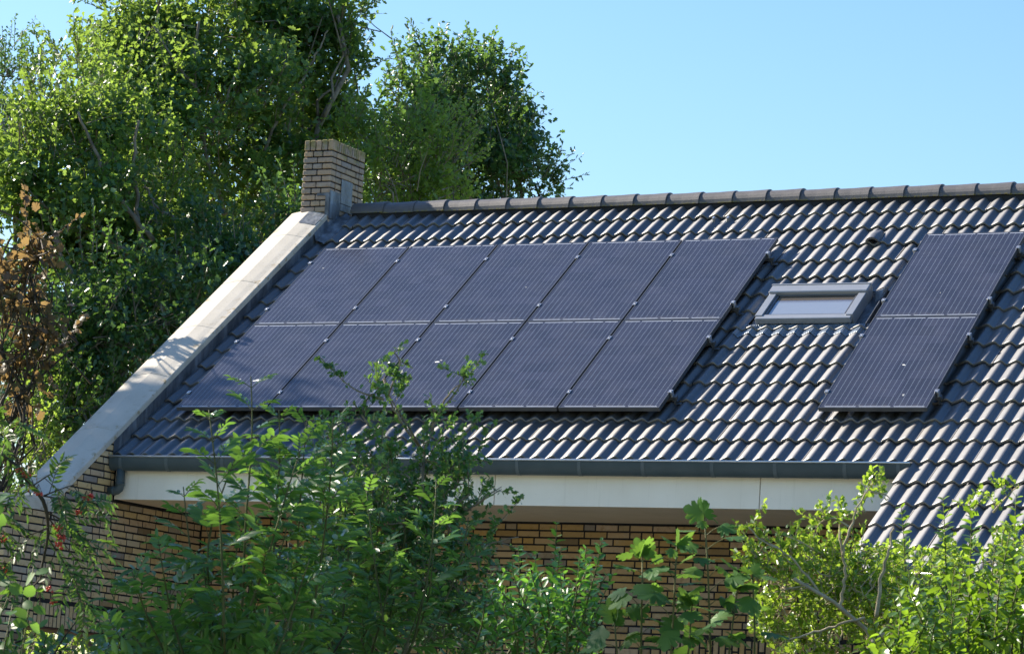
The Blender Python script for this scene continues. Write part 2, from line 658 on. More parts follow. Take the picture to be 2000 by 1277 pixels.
def build_roof():
    rs = random.Random(3)
    mb = MB()
    TW = 2 * ROLLP
    u00 = ROLL0 + ROLLP / 2 - 26 * ROLLP
    ncol = 20
    for k in range(-5, 15):
        vk = V0 + GAUGE * k
        i = 0
        while True:
            ua = u00 + i * TW
            i += 1
            if ua > UR:
                break
            if k < 0 and ua + .02 < U_EXT - .05:
                continue
            r = rs.random()
            dn, dv = rs.uniform(-.0045, .0045), rs.uniform(-.007, .007)
            tl = rs.uniform(-.004, .004)
            us = [ua + .0012 + (TW - .0024) * j / ncol for j in range(ncol + 1)]
            us = [u for u in us if UL <= u <= UR]
            if len(us) < 2:
                continue
            top = vk + GAUGE + (.045 if k < 14 else -.02)
            rows = [(vk + dv, -.026, 0), (vk + dv - .002, -.005, 0), (vk + dv + .004, -.0005, .02), (vk + dv + .010, 0, .03)]
            for q in range(1, 7):
                v = vk + (top - vk) * q / 6
                rows.append((v, 0, q / 6))
            vs, ts = [], []
            for (v, d, tt) in rows:
                w = LIFT * (1 - (v - vk) / GAUGE)
                for j, u in enumerate(us):
                    n = NB + prof(u) + w + d + dn + tl * (j / ncol - .5)
                    vs.append(rf(u, v, n))
                    ts.append(tt)
            m = len(us)
            fs = []
            for a in range(len(rows) - 1):
                for b in range(m - 1):
                    um, vm = (us[b] + us[b + 1]) / 2, (rows[a][0] + rows[a + 1][0]) / 2
                    if 5.235 < um < 6.425 and 1.70 < vm < 2.40:
                        continue
                    fs.append((a * m + b, a * m + b + 1, (a + 1) * m + b + 1, (a + 1) * m + b))
            mb.add(vs, fs, r, ts)
    # boarding below the tiles and the rear slope
    nb = -.20
    vr = (YR + nb * ST) / CT
    vE = V0 + .03
    mb2 = MB()
    P = lambda u, v: rf(u, v, nb)
    mb2.add([P(UL, vE), P(UR, vE), P(UR, vr), P(UL, vr)], [(0, 1, 2, 3)])
    vx = V0 - 5 * GAUGE + .03
    mb2.add([P(U_EXT + .02, vx), P(UR, vx), P(UR, vE), P(U_EXT + .02, vE)], [(0, 1, 2, 3)])
    zt = rf(0, vr, nb)[2]
    mb2.add([(UL, YR, zt), (UR, YR, zt), (UR, YR + 5.2, zt - 5.2 * ST / CT), (UL, YR + 5.2, zt - 5.2 * ST / CT)], [(0, 1, 2, 3)])
    roof = mb.build('roof', 'tile', house, smooth=True)
    for p in roof.data.polygons:
        pass
    deck = mb2.build('roof_boarding', 'dark', house)
    # ridge tiles
    p0, x = .3625, -.20
    i = 0
    while x < UR:
        x0, x1 = x, x + p0 + .035
        cap = MB()
        rl, rr = .148, .162
        seg = 14
        vs, ts = [], []
        dz = rs.uniform(-.004, .004)
        prof_x = [(x0, rl), (x0 + .2, .152), (x1 - .07, .158), (x1 - .004, rr), (x1, rr - .003), (x1 + .001, rr - .026)]
        for (xx, rad) in prof_x:
            for j in range(seg + 1):
                an = PI * j / seg
                ca, sa = math.cos(an), math.sin(an)
                vs.append((xx, YR - rad * ca, 7.486 + dz + (rad - .016) * (abs(sa) ** .85)))
                ts.append(min(sa, 1.0))
        fs = []
        m = seg + 1
        for a in range(len(prof_x) - 1):
            for b in range(seg):
                fs.append((a * m + b, (a + 1) * m + b, (a + 1) * m + b + 1, a * m + b + 1))
        fs.append(tuple((len(prof_x) - 1) * m + b for b in range(m)))
        fs.append(tuple(range(m))[::-1])
        cap.add(vs, fs, rs.random(), ts)
        o = cap.build('ridge_tile', 'ridge', roof, smooth=False)
        x += p0
        i += 1
    # dark mortar bed under the ridge
    bed = MB()
    bed.box(-.18, UR, YR - .135, YR + .135, 7.40, 7.50)
    bed.build('ridge_bedding', 'dark', roof)
    # vent tile: a hooded half round opening
    vt = MB()
    uc = 5.965
    pts = []
    rows = [(3.345, .074), (3.43, .074), (3.52, .062), (3.62, .03)]
    for v, r in rows:
        for j in range(11):
            an = PI * j / 10
            pts.append(rf(uc - r * 1.05 * math.cos(an), v, -.135 + .012 * (v < 3.5) + r * 1.15 * math.sin(an)))
    fs = [(a * 11 + b, a * 11 + b + 1, (a + 1) * 11 + b + 1, (a + 1) * 11 + b) for a in range(3) for b in range(10)]
    vt.add(pts, fs, .3)
    inner = []
    for v, r in rows[:2]:
        for j in range(11):
            an = PI * j / 10
            inner.append(rf(uc - r * .9 * math.cos(an), v + .002, -.135 + r * .98 * math.sin(an)))
    vt.add(inner, [(b, 11 + b, 12 + b, b + 1) for b in range(10)], .3)
    vt.add(pts[:11] + inner[:11], [(b, 11 + b, 12 + b, b + 1) for b in range(10)], .3)
    vt.build('vent_tile', 'tile', roof, smooth=True)
    for u in (4.11, 4.265):
        c = MB()
        c.bevbox(u - .012, u + .012, 3.925, 3.965, -.12, -.075, .004, rf)
        c.build('tile_clip', 'alu', roof)
    return roof


roof = build_roof()


# ------------------------------------------------------------------ brickwork
def clip_poly(poly, a, b, c):
    """keep the side a*x + b*y <= c"""
    out = []
    n = len(poly)
    for i in range(n):
        p, q = poly[i], poly[(i + 1) % n]
        dp, dq = a * p[0] + b * p[1] - c, a * q[0] + b * q[1] - c
        if dp <= 0:
            out.append(p)
        if (dp < 0) != (dq < 0) and abs(dp - dq) > 1e-9:
            t = dp / (dp - dq)
            out.append((p[0] + t * (q[0] - p[0]), p[1] + t * (q[1] - p[1])))
    return out


def bricks(mb, x0, x1, z0, z1, zj, place, rs, holes=(), halfplanes=(), proud=.0045, rr=(0, 1), course=.0665, joint=.0165):
    """bricks of mixed bond on a flat wall; place(x, z, d) puts a point d out of the wall"""
    k0 = int(math.floor((z0 - zj) / course))
    k1 = int(math.ceil((z1 - zj) / course))
    for k in range(k0, k1 + 1):
        za, zb = zj + k * course + joint / 2, zj + (k + 1) * course - joint / 2
        x = x0 - rs.uniform(0, .2)
        while x < x1:
            L = .216 if rs.random() < .74 else .103
            a, b = x, x + L
            x = b + joint * .95
            a, b = max(a, x0), min(b, x1)
            if b - a < .02:
                continue
            jj = [rs.uniform(-.0016, .0016) for _ in range(4)]
            poly = [(a, max(za, z0) + jj[0]), (b, max(za, z0) + jj[1]), (b, min(zb, z1) + jj[2]), (a, min(zb, z1) + jj[3])]
            if min(zb, z1) - max(za, z0) < .01:
                continue
            cm, zm = (a + b) / 2, (za + zb) / 2
            parts = [poly]
            for (hx0, hx1, hz0, hz1) in holes:
                new = []
                for pl in parts:
                    if zb < hz0 + .01 or za > hz1 - .01 or b < hx0 or a > hx1:
                        new.append(pl)
                    else:
                        l_ = clip_poly(pl, 1, 0, hx0 - joint)
                        r_ = clip_poly(pl, -1, 0, -hx1 - joint)
                        new += [q for q in (l_, r_) if len(q) > 2]
                parts = new
            for pl in parts:
                for h in halfplanes:
                    if len(pl) > 2:
                        pl = clip_poly(pl, *h)
                if len(pl) < 3:
                    continue
                pl = A(pl)
                if np.ptp(pl[:, 0]) < .012 or np.ptp(pl[:, 1]) < .008:
                    continue
                pd = proud + rs.uniform(-.0015, .0015)
                c = pl.mean(0)
                inn = c + (pl - c) * (1 - .0045 / (np.abs(pl - c).max(0) + 1e-6))
                n = len(pl)
                vs = [place(p[0], p[1], -.004) for p in pl] + [place(p[0], p[1], pd - .0025) for p in pl] + [place(p[0], p[1], pd) for p in inn]
                fs = [(i, (i + 1) % n, (i + 1) % n + n, i + n) for i in range(n)] + [(i + n, (i + 1) % n + n, (i + 1) % n + 2 * n, i + 2 * n) for i in range(n)] + [tuple(range(2 * n, 3 * n))]
                mb.add(vs, fs, rr[0] + (rr[1] - rr[0]) * rs.random())


def soldiers(mb, x0, x1, z0, z1, place, rs, w=.052, joint=.012):
    x = x0
    while x < x1 - .03:
        cut = rs.choice((None, .103, .13, None))
        spans = [(z0, z1)] if cut is None else [(z0, z0 + cut - joint / 2), (z0 + cut + joint / 2, z1)]
        for (a, b) in spans:
            vs = [place(x, a, -.004), place(x + w, a, -.004), place(x + w, b, -.004), place(x, b, -.004)]
            d = .0045 + rs.uniform(-.0015, .0015)
            e = .004
            vs += [place(x + e, a + e, d), place(x + w - e, a + e, d), place(x + w - e, b - e, d), place(x + e, b - e, d)]
            mb.add(vs, [(0, 1, 5, 4), (1, 2, 6, 5), (2, 3, 7, 6), (3, 0, 4, 7), (4, 5, 6, 7)], rs.random())
        x += w + joint


def build_walls():
    rs = random.Random(11)
    # front wall below the deep soffit
    core = MB()
    core.box(XG + .01, U_EXT + .1, YW + .0, YW + .3, .3, ZS + .3)
    w = core.build('wall', 'mortar', house)
    mb = MB()
    pf = lambda x, z, d: A([x, YW - d, z])
    sx0, sx1 = 4.66, 6.9
    bricks(mb, XG + .02, U_EXT + .1, 2.0, ZS - .002, 4.022 - .0665 * 40, pf, rs, holes=[(sx0, sx1, 2.78, 2.998)])
    soldiers(mb, sx0, sx1, 2.785, 2.99, pf, rs)
    mb.build('brick_face', 'brick', w)
    # parapet gable with an opening, standing forward of the house front
    g = MB()
    XB = -.77
    yl, yr_ = -1.72, .75
    zl = 2.765

    def wing(poly):
        g.prism(poly, lambda y, z: A([XB, y, z]), lambda y, z: A([XG, y, z]))
    wing([(-2.12, .3), (yl, .3), (yl, 3.81), (-2.12, 3.81)])
    wing([(yl, zl), (-1.44, zl), (-1.44, 3.81), (yl, 3.81)])
    wing([(-1.44, zl), (yr_, zl), (yr_, cz(yr_) - .07), (-1.44, cz(-1.44) - .07)])
    wing([(yr_, .3), (3.3, .3), (3.3, cz(3.3) - .07), (yr_, cz(yr_) - .07)])
    zr = 7.45
    wing([(3.3, .3), (8.9, .3), (8.9, zr - (8.9 - 3.9) * .745), (3.9, zr), (3.3, zr)])
    gw = g.build('wall', 'mortar', house)
    f = MB()
    pg = lambda y, z, d: A([XG + d, y, z])
    hp = [(-.748, 1, 5.02 - .075)]
    hole = [(yl - .0, yr_, -1, 2.99)]
    zj = 3.749 - .0665 * 40
    zk = 3.749
    bricks(f, -2.12, YW - .002, 1.8, zk, zj, pg, rs, holes=hole)
    bricks(f, -2.12, -1.45, zk, 3.805, zj, pg, rs)
    bricks(f, -1.44, YF - .006, zk, 5.0, zj, pg, rs, halfplanes=hp)
    bricks(f, YF + .01, YW - .002, zk, ZS - .004, zj, pg, rs)
    soldiers(f, yl + .004, yr_, zl + .004, 2.985, pg, rs)
    pe = lambda x, z, d: A([x, -2.12 - d, z])
    bricks(f, XB, XG - .001, 1.8, 3.79, zj, pe, rs)
    f.build('brick_face', 'brick_grey', gw)
    ln = MB()
    ln.box(XB, XG + .012, yl - .1, yr_, zl - .018, zl - .001)
    ln.build('lintel', 'rust', gw)
    # body of the house
    b = MB()
    b.prism([(YW + .3, .3), (8.8, .3), (8.8, 3.3), (YR, ZR - .35), (YW + .3, 5.2)], lambda y, z: A([XG - .02, y, z]), lambda y, z: A([UR - .1, y, z]))
    b.build('wall', 'brick_grey', house)
    # projecting part on the right
    e = MB()
    ye = -1.62
    e.box(U_EXT + .09, UR - .1, ye, YW + .3, .3, 3.40)
    ew = e.build('wall', 'mortar', house)
    f2 = MB()
    bricks(f2, U_EXT + .09, UR - .1, 2.0, 3.10, 3.05 - .0665 * 40, lambda x, z, d: A([x, ye - d, z]), rs)
    f2.build('brick_face', 'brick_grey', ew)


build_walls()


def build_coping():
    XL, XC, XR = -.792, -.572, -.337
    ys = [3.27, 2.80, 1.96, 1.18, .39, -.46, -1.20, -1.45]
    rs = random.Random(5)
    for a, b in zip(ys[:-1], ys[1:]):
        y1, y0 = a - .003, b + .003
        mb = MB()
        vs, ts = [], []
        N = 8
        xs = [(XL, 0, 1), (XL + .025, .006, .6), ((XL + XC) / 2, .02, 0), (XC, .036, 0), ((XC + XR) / 2, .019, 0), (XR - .05, .005, .5), (XR - .008, .0, 1), (XR, -.008, 1)]
        lo = [(XR, -.066, 1), (XL, -.066, 1)]
        jz = rs.uniform(-.003, .003)
        ring = xs + lo
        for i in range(N + 1):
            y = y0 + (y1 - y0) * i / N
            for (x, dz, t) in ring:
                vs.append((x, y, cz(y) + dz + jz))
                ts.append(max(t, .7 if i in (0,) else 0) if dz > -.05 else .6)
        m = len(ring)
        fs = [(i * m + j, i * m + (j + 1) % m, (i + 1) * m + (j + 1) % m, (i + 1) * m + j) for i in range(N) for j in range(m)]
        fs += [tuple(range(m))[::-1], tuple(N * m + j for j in range(m))]
        mb.add(vs, fs, 0, ts)
        mb.build('coping_stone', 'coping', house)
    mb = MB()
    z1, z0 = 3.915, 3.815
    for (xa, xb, za, zb_) in ((XL, XC, z1, z1 + .012), (XC, XR, z1 + .012, z1)):
        mb.add([(xa, -2.18, z0), (xb, -2.18, z0), (xb, -1.42, z0), (xa, -1.42, z0), (xa, -2.18, za), (xb, -2.18, zb_), (xb, -1.42, zb_), (xa, -1.42, za)],
               [(3, 2, 1, 0), (4, 5, 6, 7), (0, 1, 5, 4), (1, 2, 6, 5), (2, 3, 7, 6), (3, 0, 4, 7)], 0, [.9] * 4 + [.35] * 4)
    mb.build('coping_stone', 'coping', house)
    # lead upstand between coping and tiles
    fl = MB()
    N = 30
    vs = []
    for i in range(N + 1):
        y = -.50 + (3.26 + .5) * i / N
        top = cz(y) - .06
        w = .008 * math.sin(i * 2.1) + .004 * math.sin(i * 5.3)
        v = (y + NB * ST) / CT
        tz = rf(0, v, -.13)[2]
        vs += [(XG + .012, y, top), (XG + .014, y, tz + .02), (UL + .05 + w, y, tz + .018), (UL + .052 + w, y, tz - .012)]
    fs = [(i * 4 + j, (i + 1) * 4 + j, (i + 1) * 4 + j + 1, i * 4 + j + 1) for i in range(N) for j in range(3)]
    fl.add(vs, fs)
    fl.build('lead_flashing', 'lead', house)


build_coping()


def build_chimney():
    rs = random.Random(21)
    x0, x1, y0, y1 = -.672, -.327, 3.235, 3.955
    zt = 8.25
    mb = MB()
    core = MB()
    core.box(x0 + .016, x1 - .016, y0 + .016, y1 - .016, 7.0, zt - .016)
    ch = core.build('chimney', 'mortar', house)
    h = .0668
    jt = .0135

    def br(xa, xb, ya, yb, za, zb):
        j = lambda: rs.uniform(-.0022, .0022)
        mb.bevbox(xa + j(), xb + j(), ya + j(), yb + j(), za, zb, .006, None, rs.uniform(.3, .9))
    # soldier course round the top
    zs = zt - .112
    n = 5
    w = (x1 - x0 + .012) / n
    for i in range(n):
        br(x0 + i * w, x0 + (i + 1) * w - .011, y0, y0 + .1, zs, zt + rs.uniform(-.004, .004))
        br(x0 + i * w, x0 + (i + 1) * w - .011, y1 - .1, y1, zs, zt)
    n = 11
    w = (y1 - y0 - .2) / n
    for i in range(n):
        for xs_ in ((x1 - .1, x1), (x0, x0 + .1)):
            br(xs_[0], xs_[1], y0 + .1 + i * w + .005, y0 + .1 + (i + 1) * w - .005, zs, zt + rs.uniform(-.004, .004))
    z = zs - jt
    k = 0
    while z > 7.2:
        za = z - (h - jt)
        cuts = [(x0, x0 + .105), (x0 + .116, x0 + .222), (x0 + .233, x1)] if k % 2 == 0 else [(x0, x0 + .16), (x0 + .171, x1)]
        for (a, b) in cuts:
            br(a, b, y0, y0 + .1, za, z)
            br(a, b, y1 - .1, y1, za, z)
        y = y0 + .111 if k % 2 else y0 + .06
        if k % 2 == 0:
            pass
        y = y0 + .1 + jt
        first = True
        while y < y1 - .1 - .02:
            L = .205 if not (first and k % 2) else .1
            first = False
            b = min(y + L, y1 - .1 - jt)
            if y1 - .1 - jt - b < .06:
                b = y1 - .1 - jt
            br(x1 - .1, x1, y, b, za, z)
            br(x0, x0 + .1, y, b, za, z)
            y = b + jt
        z = za - jt
        k += 1
    mb.build('brick_face', 'brick_chimney', ch)
    # moss and lichen on the upper courses
    # lead sheets dressed round the foot
    ld = MB()
    X = x1 + .006
    ld.bevbox(X, X + .006, 3.46, 3.70, 7.60, 7.86, .002)
    ld.build('lead_sheet', 'lead_pale', ch)
    ld = MB()
    ld.bevbox(x1 - .045, X + .004, y0 - .010, y0 - .004, 7.42, 7.67, .002)
    ld.bevbox(X - .002, X + .004, y0 - .010, 3.455, 7.40, 7.70, .002)
    ld.bevbox(x1 - .15, x1 - .0, y0 - .0085, y0 - .003, 7.64, 7.672, .002)
    ld.build('lead_sheet', 'lead', ch)
    ld = MB()
    ld.bevbox(X + .001, X + .006, 3.46, 3.95, 7.52, 7.595, .002)
    ld.build('lead_sheet', 'lead_pale', ch)
    ld = MB()
    vs = []
    for i, (y, dx) in enumerate(((2.98, .16), (3.1, .20), (3.25, .22), (3.42, .23))):
        v = (y + NB * ST) / CT
        zt_ = rf(0, v, -.105)[2]
        vs += [(X - .02, y, zt_ + .14), (X + .006, y, zt_ + .05), (X + dx * .6, y, zt_ + .02 + .008 * (i % 2)), (X + dx - .06, y, zt_ + .004)]
    ld.add(vs, [(i * 4 + j, i * 4 + j + 1, (i + 1) * 4 + j + 1, (i + 1) * 4 + j) for i in range(3) for j in range(3)])
    ld.build('lead_sheet', 'lead', ch)
    ld = MB()
    for (a, b) in ((-.56, -.36),):
        vs = []
        for y in (3.02, 3.12, 3.226):
            for x in (a, -.5, -.43, b):
                dz = .036 * (1 - min(1, abs(x + .572) / .23)) + .006
                vs.append((x, y, cz(y) + dz))
        ld.add(vs, [(i * 4 + j, i * 4 + j + 1, i * 4 + 5 + j, i * 4 + 4 + j) for i in range(2) for j in range(3)])
    ld.build('lead_sheet', 'lead_pale', ch)


build_chimney()


def half_gutter(x0, x1, yc, zt, w, dp, straps, name='gutter'):
    mb = MB()
    N = 28
    prof_ = []
    for j in range(N + 1):
        an = PI * j / N
        prof_.append((yc - w * math.cos(an), zt - dp * math.sin(an) ** .8))
    inner = [(yc - (w - .006) * math.cos(PI * j / N), zt - (dp - .006) * math.sin(PI * j / N) ** .8 + .0) for j in range(N + 1)][::-1]
    ring = prof_ + inner
    m = len(ring)
    vs = [(x, y, z) for x in (x0, x1) for (y, z) in ring]
    fs = [(j, j + 1, m + j + 1, m + j) for j in range(m - 1)] + [(m - 1, 0, m, 2 * m - 1)]
    fs += [tuple(range(N + 1)), tuple(range(m, m + N + 1))[::-1]]
    mb.add(vs, fs)
    g = mb.build(name, 'zinc', house, smooth=False)
    for p in g.data.polygons:
        p.use_smooth = False
    b = MB()
    b.tube([(x0, yc - w - .004, zt), (x1, yc - w - .004, zt)], .0095, 10)
    b.build('rim', MATS['zinc_sunlit'], g, smooth=True)
    for s in straps:
        st = MB()
        vs = []
        for x in (s - .016, s + .016):
            for j in range(N + 1):
                an = PI * j / N
                vs.append((x, yc - (w + .002) * math.cos(an), zt - (dp + .002) * math.sin(an) ** .8))
        st.add(vs, [(j, j + 1, N + 2 + j, N + 1 + j) for j in range(N)])
        for x in (s - .016, s + .016):
            vs2 = []
            for j in range(N + 1):
                an = PI * j / N
                for e in (0, .003):
                    vs2.append((x, yc - (w + e) * math.cos(an), zt - (dp + e) * math.sin(an) ** .8))
            st.add(vs2, [(2 * j, 2 * j + 1, 2 * j + 3, 2 * j + 2) for j in range(N)])
        st.build('gutter_strap', 'strap', g, smooth=False)
    return g


MATS['strap'] = m_simple('gutter strap zinc', (.075, .098, .102), (.105, .128, .132), 8, .5, 0, .4)
MATS['zinc_sunlit'] = m_simple('sunlit zinc rim', (.60, .63, .66), (.68, .70, .72), 6, .32, .6, .5)  # sun highlight along the rim put into a much paler zinc


def build_eaves():
    half_gutter(XG + .012, U_EXT + .03, -.507, 4.428, .062, .132, (-.217, .292, .90, 1.51, 2.12, 2.73, 3.33, 3.939, 4.543, 5.151, 5.80, 6.38, 7.008, 7.485))
    half_gutter(U_EXT - .07, UR, -1.88, 3.405, .062, .125, (7.9, 8.5, 9.1, 9.7, 10.3))
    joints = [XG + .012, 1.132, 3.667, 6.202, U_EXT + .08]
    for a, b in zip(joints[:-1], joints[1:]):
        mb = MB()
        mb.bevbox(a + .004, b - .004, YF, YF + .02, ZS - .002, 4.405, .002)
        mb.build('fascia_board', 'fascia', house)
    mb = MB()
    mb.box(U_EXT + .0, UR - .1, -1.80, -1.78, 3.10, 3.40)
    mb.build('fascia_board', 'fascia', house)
    mb = MB()
    mb.box(XG + .012, U_EXT + .08, YF + .021, YF + .04, ZS + .02, 4.39)
    mb.build('eaves_board', 'batten', house)
    mb = MB()
    for v0_, ua, ub in ((V0 + .02, UL + .02, U_EXT), (V0 - 5 * GAUGE + .02, U_EXT + .03, UR)):
        mb.box(ua, ub, v0_ - .006, v0_ + .012, -.24, -.150, rf)
    mb.build('eaves_board', 'batten', house)
    sj = [XG + .012] + [3.70 + 1.26 * k for k in range(-3, 4)]
    sj = sorted(set([x for x in sj if XG < x < U_EXT + .05] + [U_EXT + .08]))
    for a, b in zip(sj[:-1], sj[1:]):
        mb = MB()
        mb.box(a + .0025, b - .0025, YF + .021, YW - .001, ZS, ZS + .012)
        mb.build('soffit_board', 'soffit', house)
    mb = MB()
    mb.box(XG + .012, U_EXT + .08, YF + .045, YW, ZS + .0135, ZS + .03)
    mb.build('soffit_backing', 'dark', house)
    mb = MB()
    mb.box(U_EXT + .0, UR - .1, -1.779, -1.60, 3.10, 3.115)
    mb.build('soffit_board', 'soffit', house)
    # downpipe turning into the gable wall
    dp = MB()
    xc, yc = -.236, -.507
    pts = [(xc, yc, 4.31), (xc, yc, 4.16), (xc - .006, yc, 4.128), (xc - .03, yc, 4.112), (xc - .06, yc, 4.108), (XG + .004, yc, 4.108)]
    dp.tube(pts, .042, 14)
    o = dp.build('downpipe', 'zinc', house, smooth=True)
    c = MB()
    c.tube([(xc, yc, 4.19), (xc, yc, 4.155)], .045, 14)
    c.tube([(xc - .05, yc, 4.108), (xc - .075, yc, 4.108)], .045, 14)
    c.build('pipe_collar', 'zinc', o, smooth=True)


build_eaves()


def build_skylight():
    u0, u1, v0, v1 = SKY_U0, SKY_U1, SKY_V0, SKY_V1
    tray = MB()
    tray.box(5.235, 6.425, 1.66, 2.42, -.168, -.160, rf)
    tray.box(6.405, 6.412, 1.72, 2.40, -.159, -.10, rf)
    fr = MB()
    top, low = -.042, -.158
    fr.bevbox(u0, u0 + .072, v0 + .045, v1 - .135, low, top, .004, rf)          # left side
    fr.bevbox(u1 - .072, u1, v0 + .045, v1 - .135, low, top, .004, rf)          # right side
    fr.bevbox(u0 + .012, u1 - .012, v0, v0 + .075, -.112, top - .010, .004, rf)   # sill
    sky = fr.build('skylight', 'skyframe', house)
    tray.build('flashing_tray', 'lead', sky)
    hd = MB()
    hd.bevbox(u0 - .008, u1 + .008, v1 - .135, v1, low, top + .022, .008, rf)
    hd.bevbox(u0 - .012, u1 + .012, v1 - .012, v1 + .006, low, top + .030, .003, rf)
    hd.build('hood', 'skyframe', sky)
    for (a, b, c, d) in ((u0 + .073, u0 + .100, v0 + .076, v1 - .137), (u1 - .100, u1 - .073, v0 + .076, v1 - .137), (u0 + .107, u1 - .107, v0 + .076, v0 + .094), (u0 + .107, u1 - .107, v1 - .150, v1 - .137)):
        s = MB()
        s.bevbox(a, b, c, d, low, top - .016, .003, rf)
        s.build('sash_bar', 'frame', sky)
    pn = MB()
    pn.box(u0 + .100, u1 - .100, v0 + .085, v1 - .14, top - .045, top - .030, rf)
    pn.build('pane', 'pane', sky)
    # ribbed lead apron dressed over the tiles below
    ap = MB()
    us = np.arange(5.16, 6.44, .006)
    rows = []
    for v, e in ((1.555, .005), (1.565, .012), (1.64, .012), (1.69, .011), (1.73, .010), (1.755, .014)):
        row = []
        for u in us:
            k6 = V0 + GAUGE * 6
            w = LIFT * (1 - (v - k6) / GAUGE)
            f = 1 if v < 1.70 else max(0, 1 - (v - 1.70) / .05)
            n = NB + prof(u) * f + .030 * (1 - f) + w + e + .0025 * math.sin(2 * PI * u / .018)
            row.append(rf(u, v + .006 * math.sin(u * 31) * (v < 1.57), n))
        rows.append(row)
    m = len(us)
    vs = [p for r in rows for p in r]
    ap.add(vs, [(a * m + b, a * m + b + 1, (a + 1) * m + b + 1, (a + 1) * m + b) for a in range(len(rows) - 1) for b in range(m - 1)])
    ap.build('lead_apron', 'apron', sky)
    fp = MB()
    vs = [rf(6.30, 2.31, -.10), rf(6.345, 2.28, -.075), rf(6.40, 2.34, -.07), rf(6.435, 2.40, -.07), rf(6.39, 2.39, -.09), rf(6.33, 2.36, -.10),
          rf(6.345, 2.19, -.14), rf(6.39, 2.25, -.12), rf(6.41, 2.32, -.12)]
    fp.add(vs, [(0, 1, 5), (1, 2, 5), (2, 4, 5), (2, 3, 4), (1, 6, 7), (1, 7, 2), (2, 7, 8), (2, 8, 3), (0, 6, 1)])
    fp.build('lead_flap', 'lead', sky)


MATS['apron'] = m_lead('ribbed blue grey lead', (.15, .19, .24), (.22, .265, .32))
build_skylight()


# ------------------------------------------------------------------ solar panels
def make_panel():
    root = thing('solar_panel', (0, 0, 0), 'x', 'solar panel', 'solar panels on the roof', (TH, 0, 0))
    fr = MB()
    W, H, T, w = .99, 1.65, .040, .011
    for (a, b, c, d) in ((0, w, 0, H), (W - w, W, 0, H), (w, W - w, 0, w), (w, W - w, H - w, H)):
        fr.bevbox(a, b, c, d, -T, 0, .0015)
    fr.box(w, W - w, w, H - w, -.012, -.008)
    f = fr.build('frame', 'frame', root, world=False)
    g = MB()
    g.add([(w, w, -.0025), (W - w, w, -.0025), (W - w, H - w, -.0025), (w, H - w, -.0025)], [(0, 1, 2, 3)])
    g.build('cell_glass', 'cells', root, world=False)
    return root


def copy_tree(o, parent=None):
    c = o.copy()
    col.objects.link(c)
    if parent is not None:
        c.parent = parent
    for ch in list(o.children):
        copy_tree(ch, c)
    return c


def build_panels():
    proto = make_panel()
    first = True
    words = ['beside the coping', 'second from the coping', 'in the middle of its row', 'fourth from the coping', 'nearest the skylight']
    spots = []
    for j in (1, 0):
        for i in range(5):
            row = 'upper row of five' if j else 'lower row of five'
            spots.append((i * 1.01, j * 1.66, f'dark blue solar panel in the {row}, {words[i]}'))
    spots.append((6.531, 1.66, 'dark blue solar panel of the right hand pair, upper one beside the skylight'))
    spots.append((6.531, 0, 'dark blue solar panel of the right hand pair, lower one above the eaves'))
    roots = []
    for (u, v, lab) in spots:
        o = proto if first else copy_tree(proto)
        first = False
        o.location = tuple(rf(u, v, 0))
        o['label'] = lab
        roots.append(o)
    # droppings on the glass
    rs = random.Random(4)
    for (idx, cx, cy, sz) in ((7, .42, .88, .040), (5, .62, .52, .045), (5, .42, .54, .022), (10, .5, .45, .012), (11, .56, .75, .022), (11, .72, .22, .018), (0, .2, 1.2, .015), (2, .7, .7, .012)):
        mb = MB()
        for q in range(3):
            x, y = cx + rs.uniform(-.6, .6) * sz, cy + rs.uniform(-.5, .5) * sz
            n = 9
            rr = [sz * rs.uniform(.25, .6) / (1 + q * .6) for _ in range(n)]
            vs = [(x, y, .0005)] + [(x + 1.4 * rr[k] * math.cos(2 * PI * k / n), y + .8 * rr[k] * math.sin(2 * PI * k / n), -.0015) for k in range(n)]
            mb.add(vs, [(0, 1 + k, 1 + (k + 1) % n) for k in range(n)])
        mb.build('bird_dropping', 'white', roots[idx], world=False)
    # rails and clamps
    for (ua, ub, edges, arr) in ((-.03, 5.09, [0.0] + [1.0 + 1.01 * i for i in range(4)] + [5.03], 'ten panel array'), (6.50, 7.56, [6.531, 7.521], 'right hand pair of panels')):
        for v, w in ((.285, 'lowest'), (1.30, 'second lowest'), (1.975, 'second highest'), (2.98, 'highest')):
            root = thing('mounting_rail', rf(ua, v, -.06), f'{w} metal rail with clamps holding the {arr}', 'mounting rail', 'rails under the solar panels')
            r = MB()
            r.bevbox(ua, ub, v - .02, v + .02, -.082, -.042, .003, rf)
            r.build('rail', 'frame', root)
            for i, e in enumerate(edges):
                c = MB()
                end = i in (0, len(edges) - 1)
                s = -1 if i == 0 else 1
                if end:
                    c.bevbox(e - .012 if s > 0 else e - .026, e + .026 if s > 0 else e + .012, v - .022, v + .022, .001, .008, .002, rf)
                    x = e + .006 if s > 0 else e - .024
                    c.bevbox(x, x + .018, v - .022, v + .022, -.05, .001, .002, rf)
                else:
                    c.bevbox(e - .012, e + .022, v - .028, v + .028, .001, .007, .002, rf)
                c.tube([rf(e + .005 + (.008 * s if end else 0), v, .006), rf(e + .005 + (.008 * s if end else 0), v, .013)], .007, 6)
                c.build('clamp', 'alu', root)
            h = MB()
            for e in (ub - .02,):
                h.bevbox(e, e + .05, v - .015, v + .015, -.13, -.118, .002, rf)
                h.bevbox(e - .02, e, v - .015, v + .015, -.13, -.06, .002, rf)
            h.build('roof_hook', 'frame', root)


build_panels()


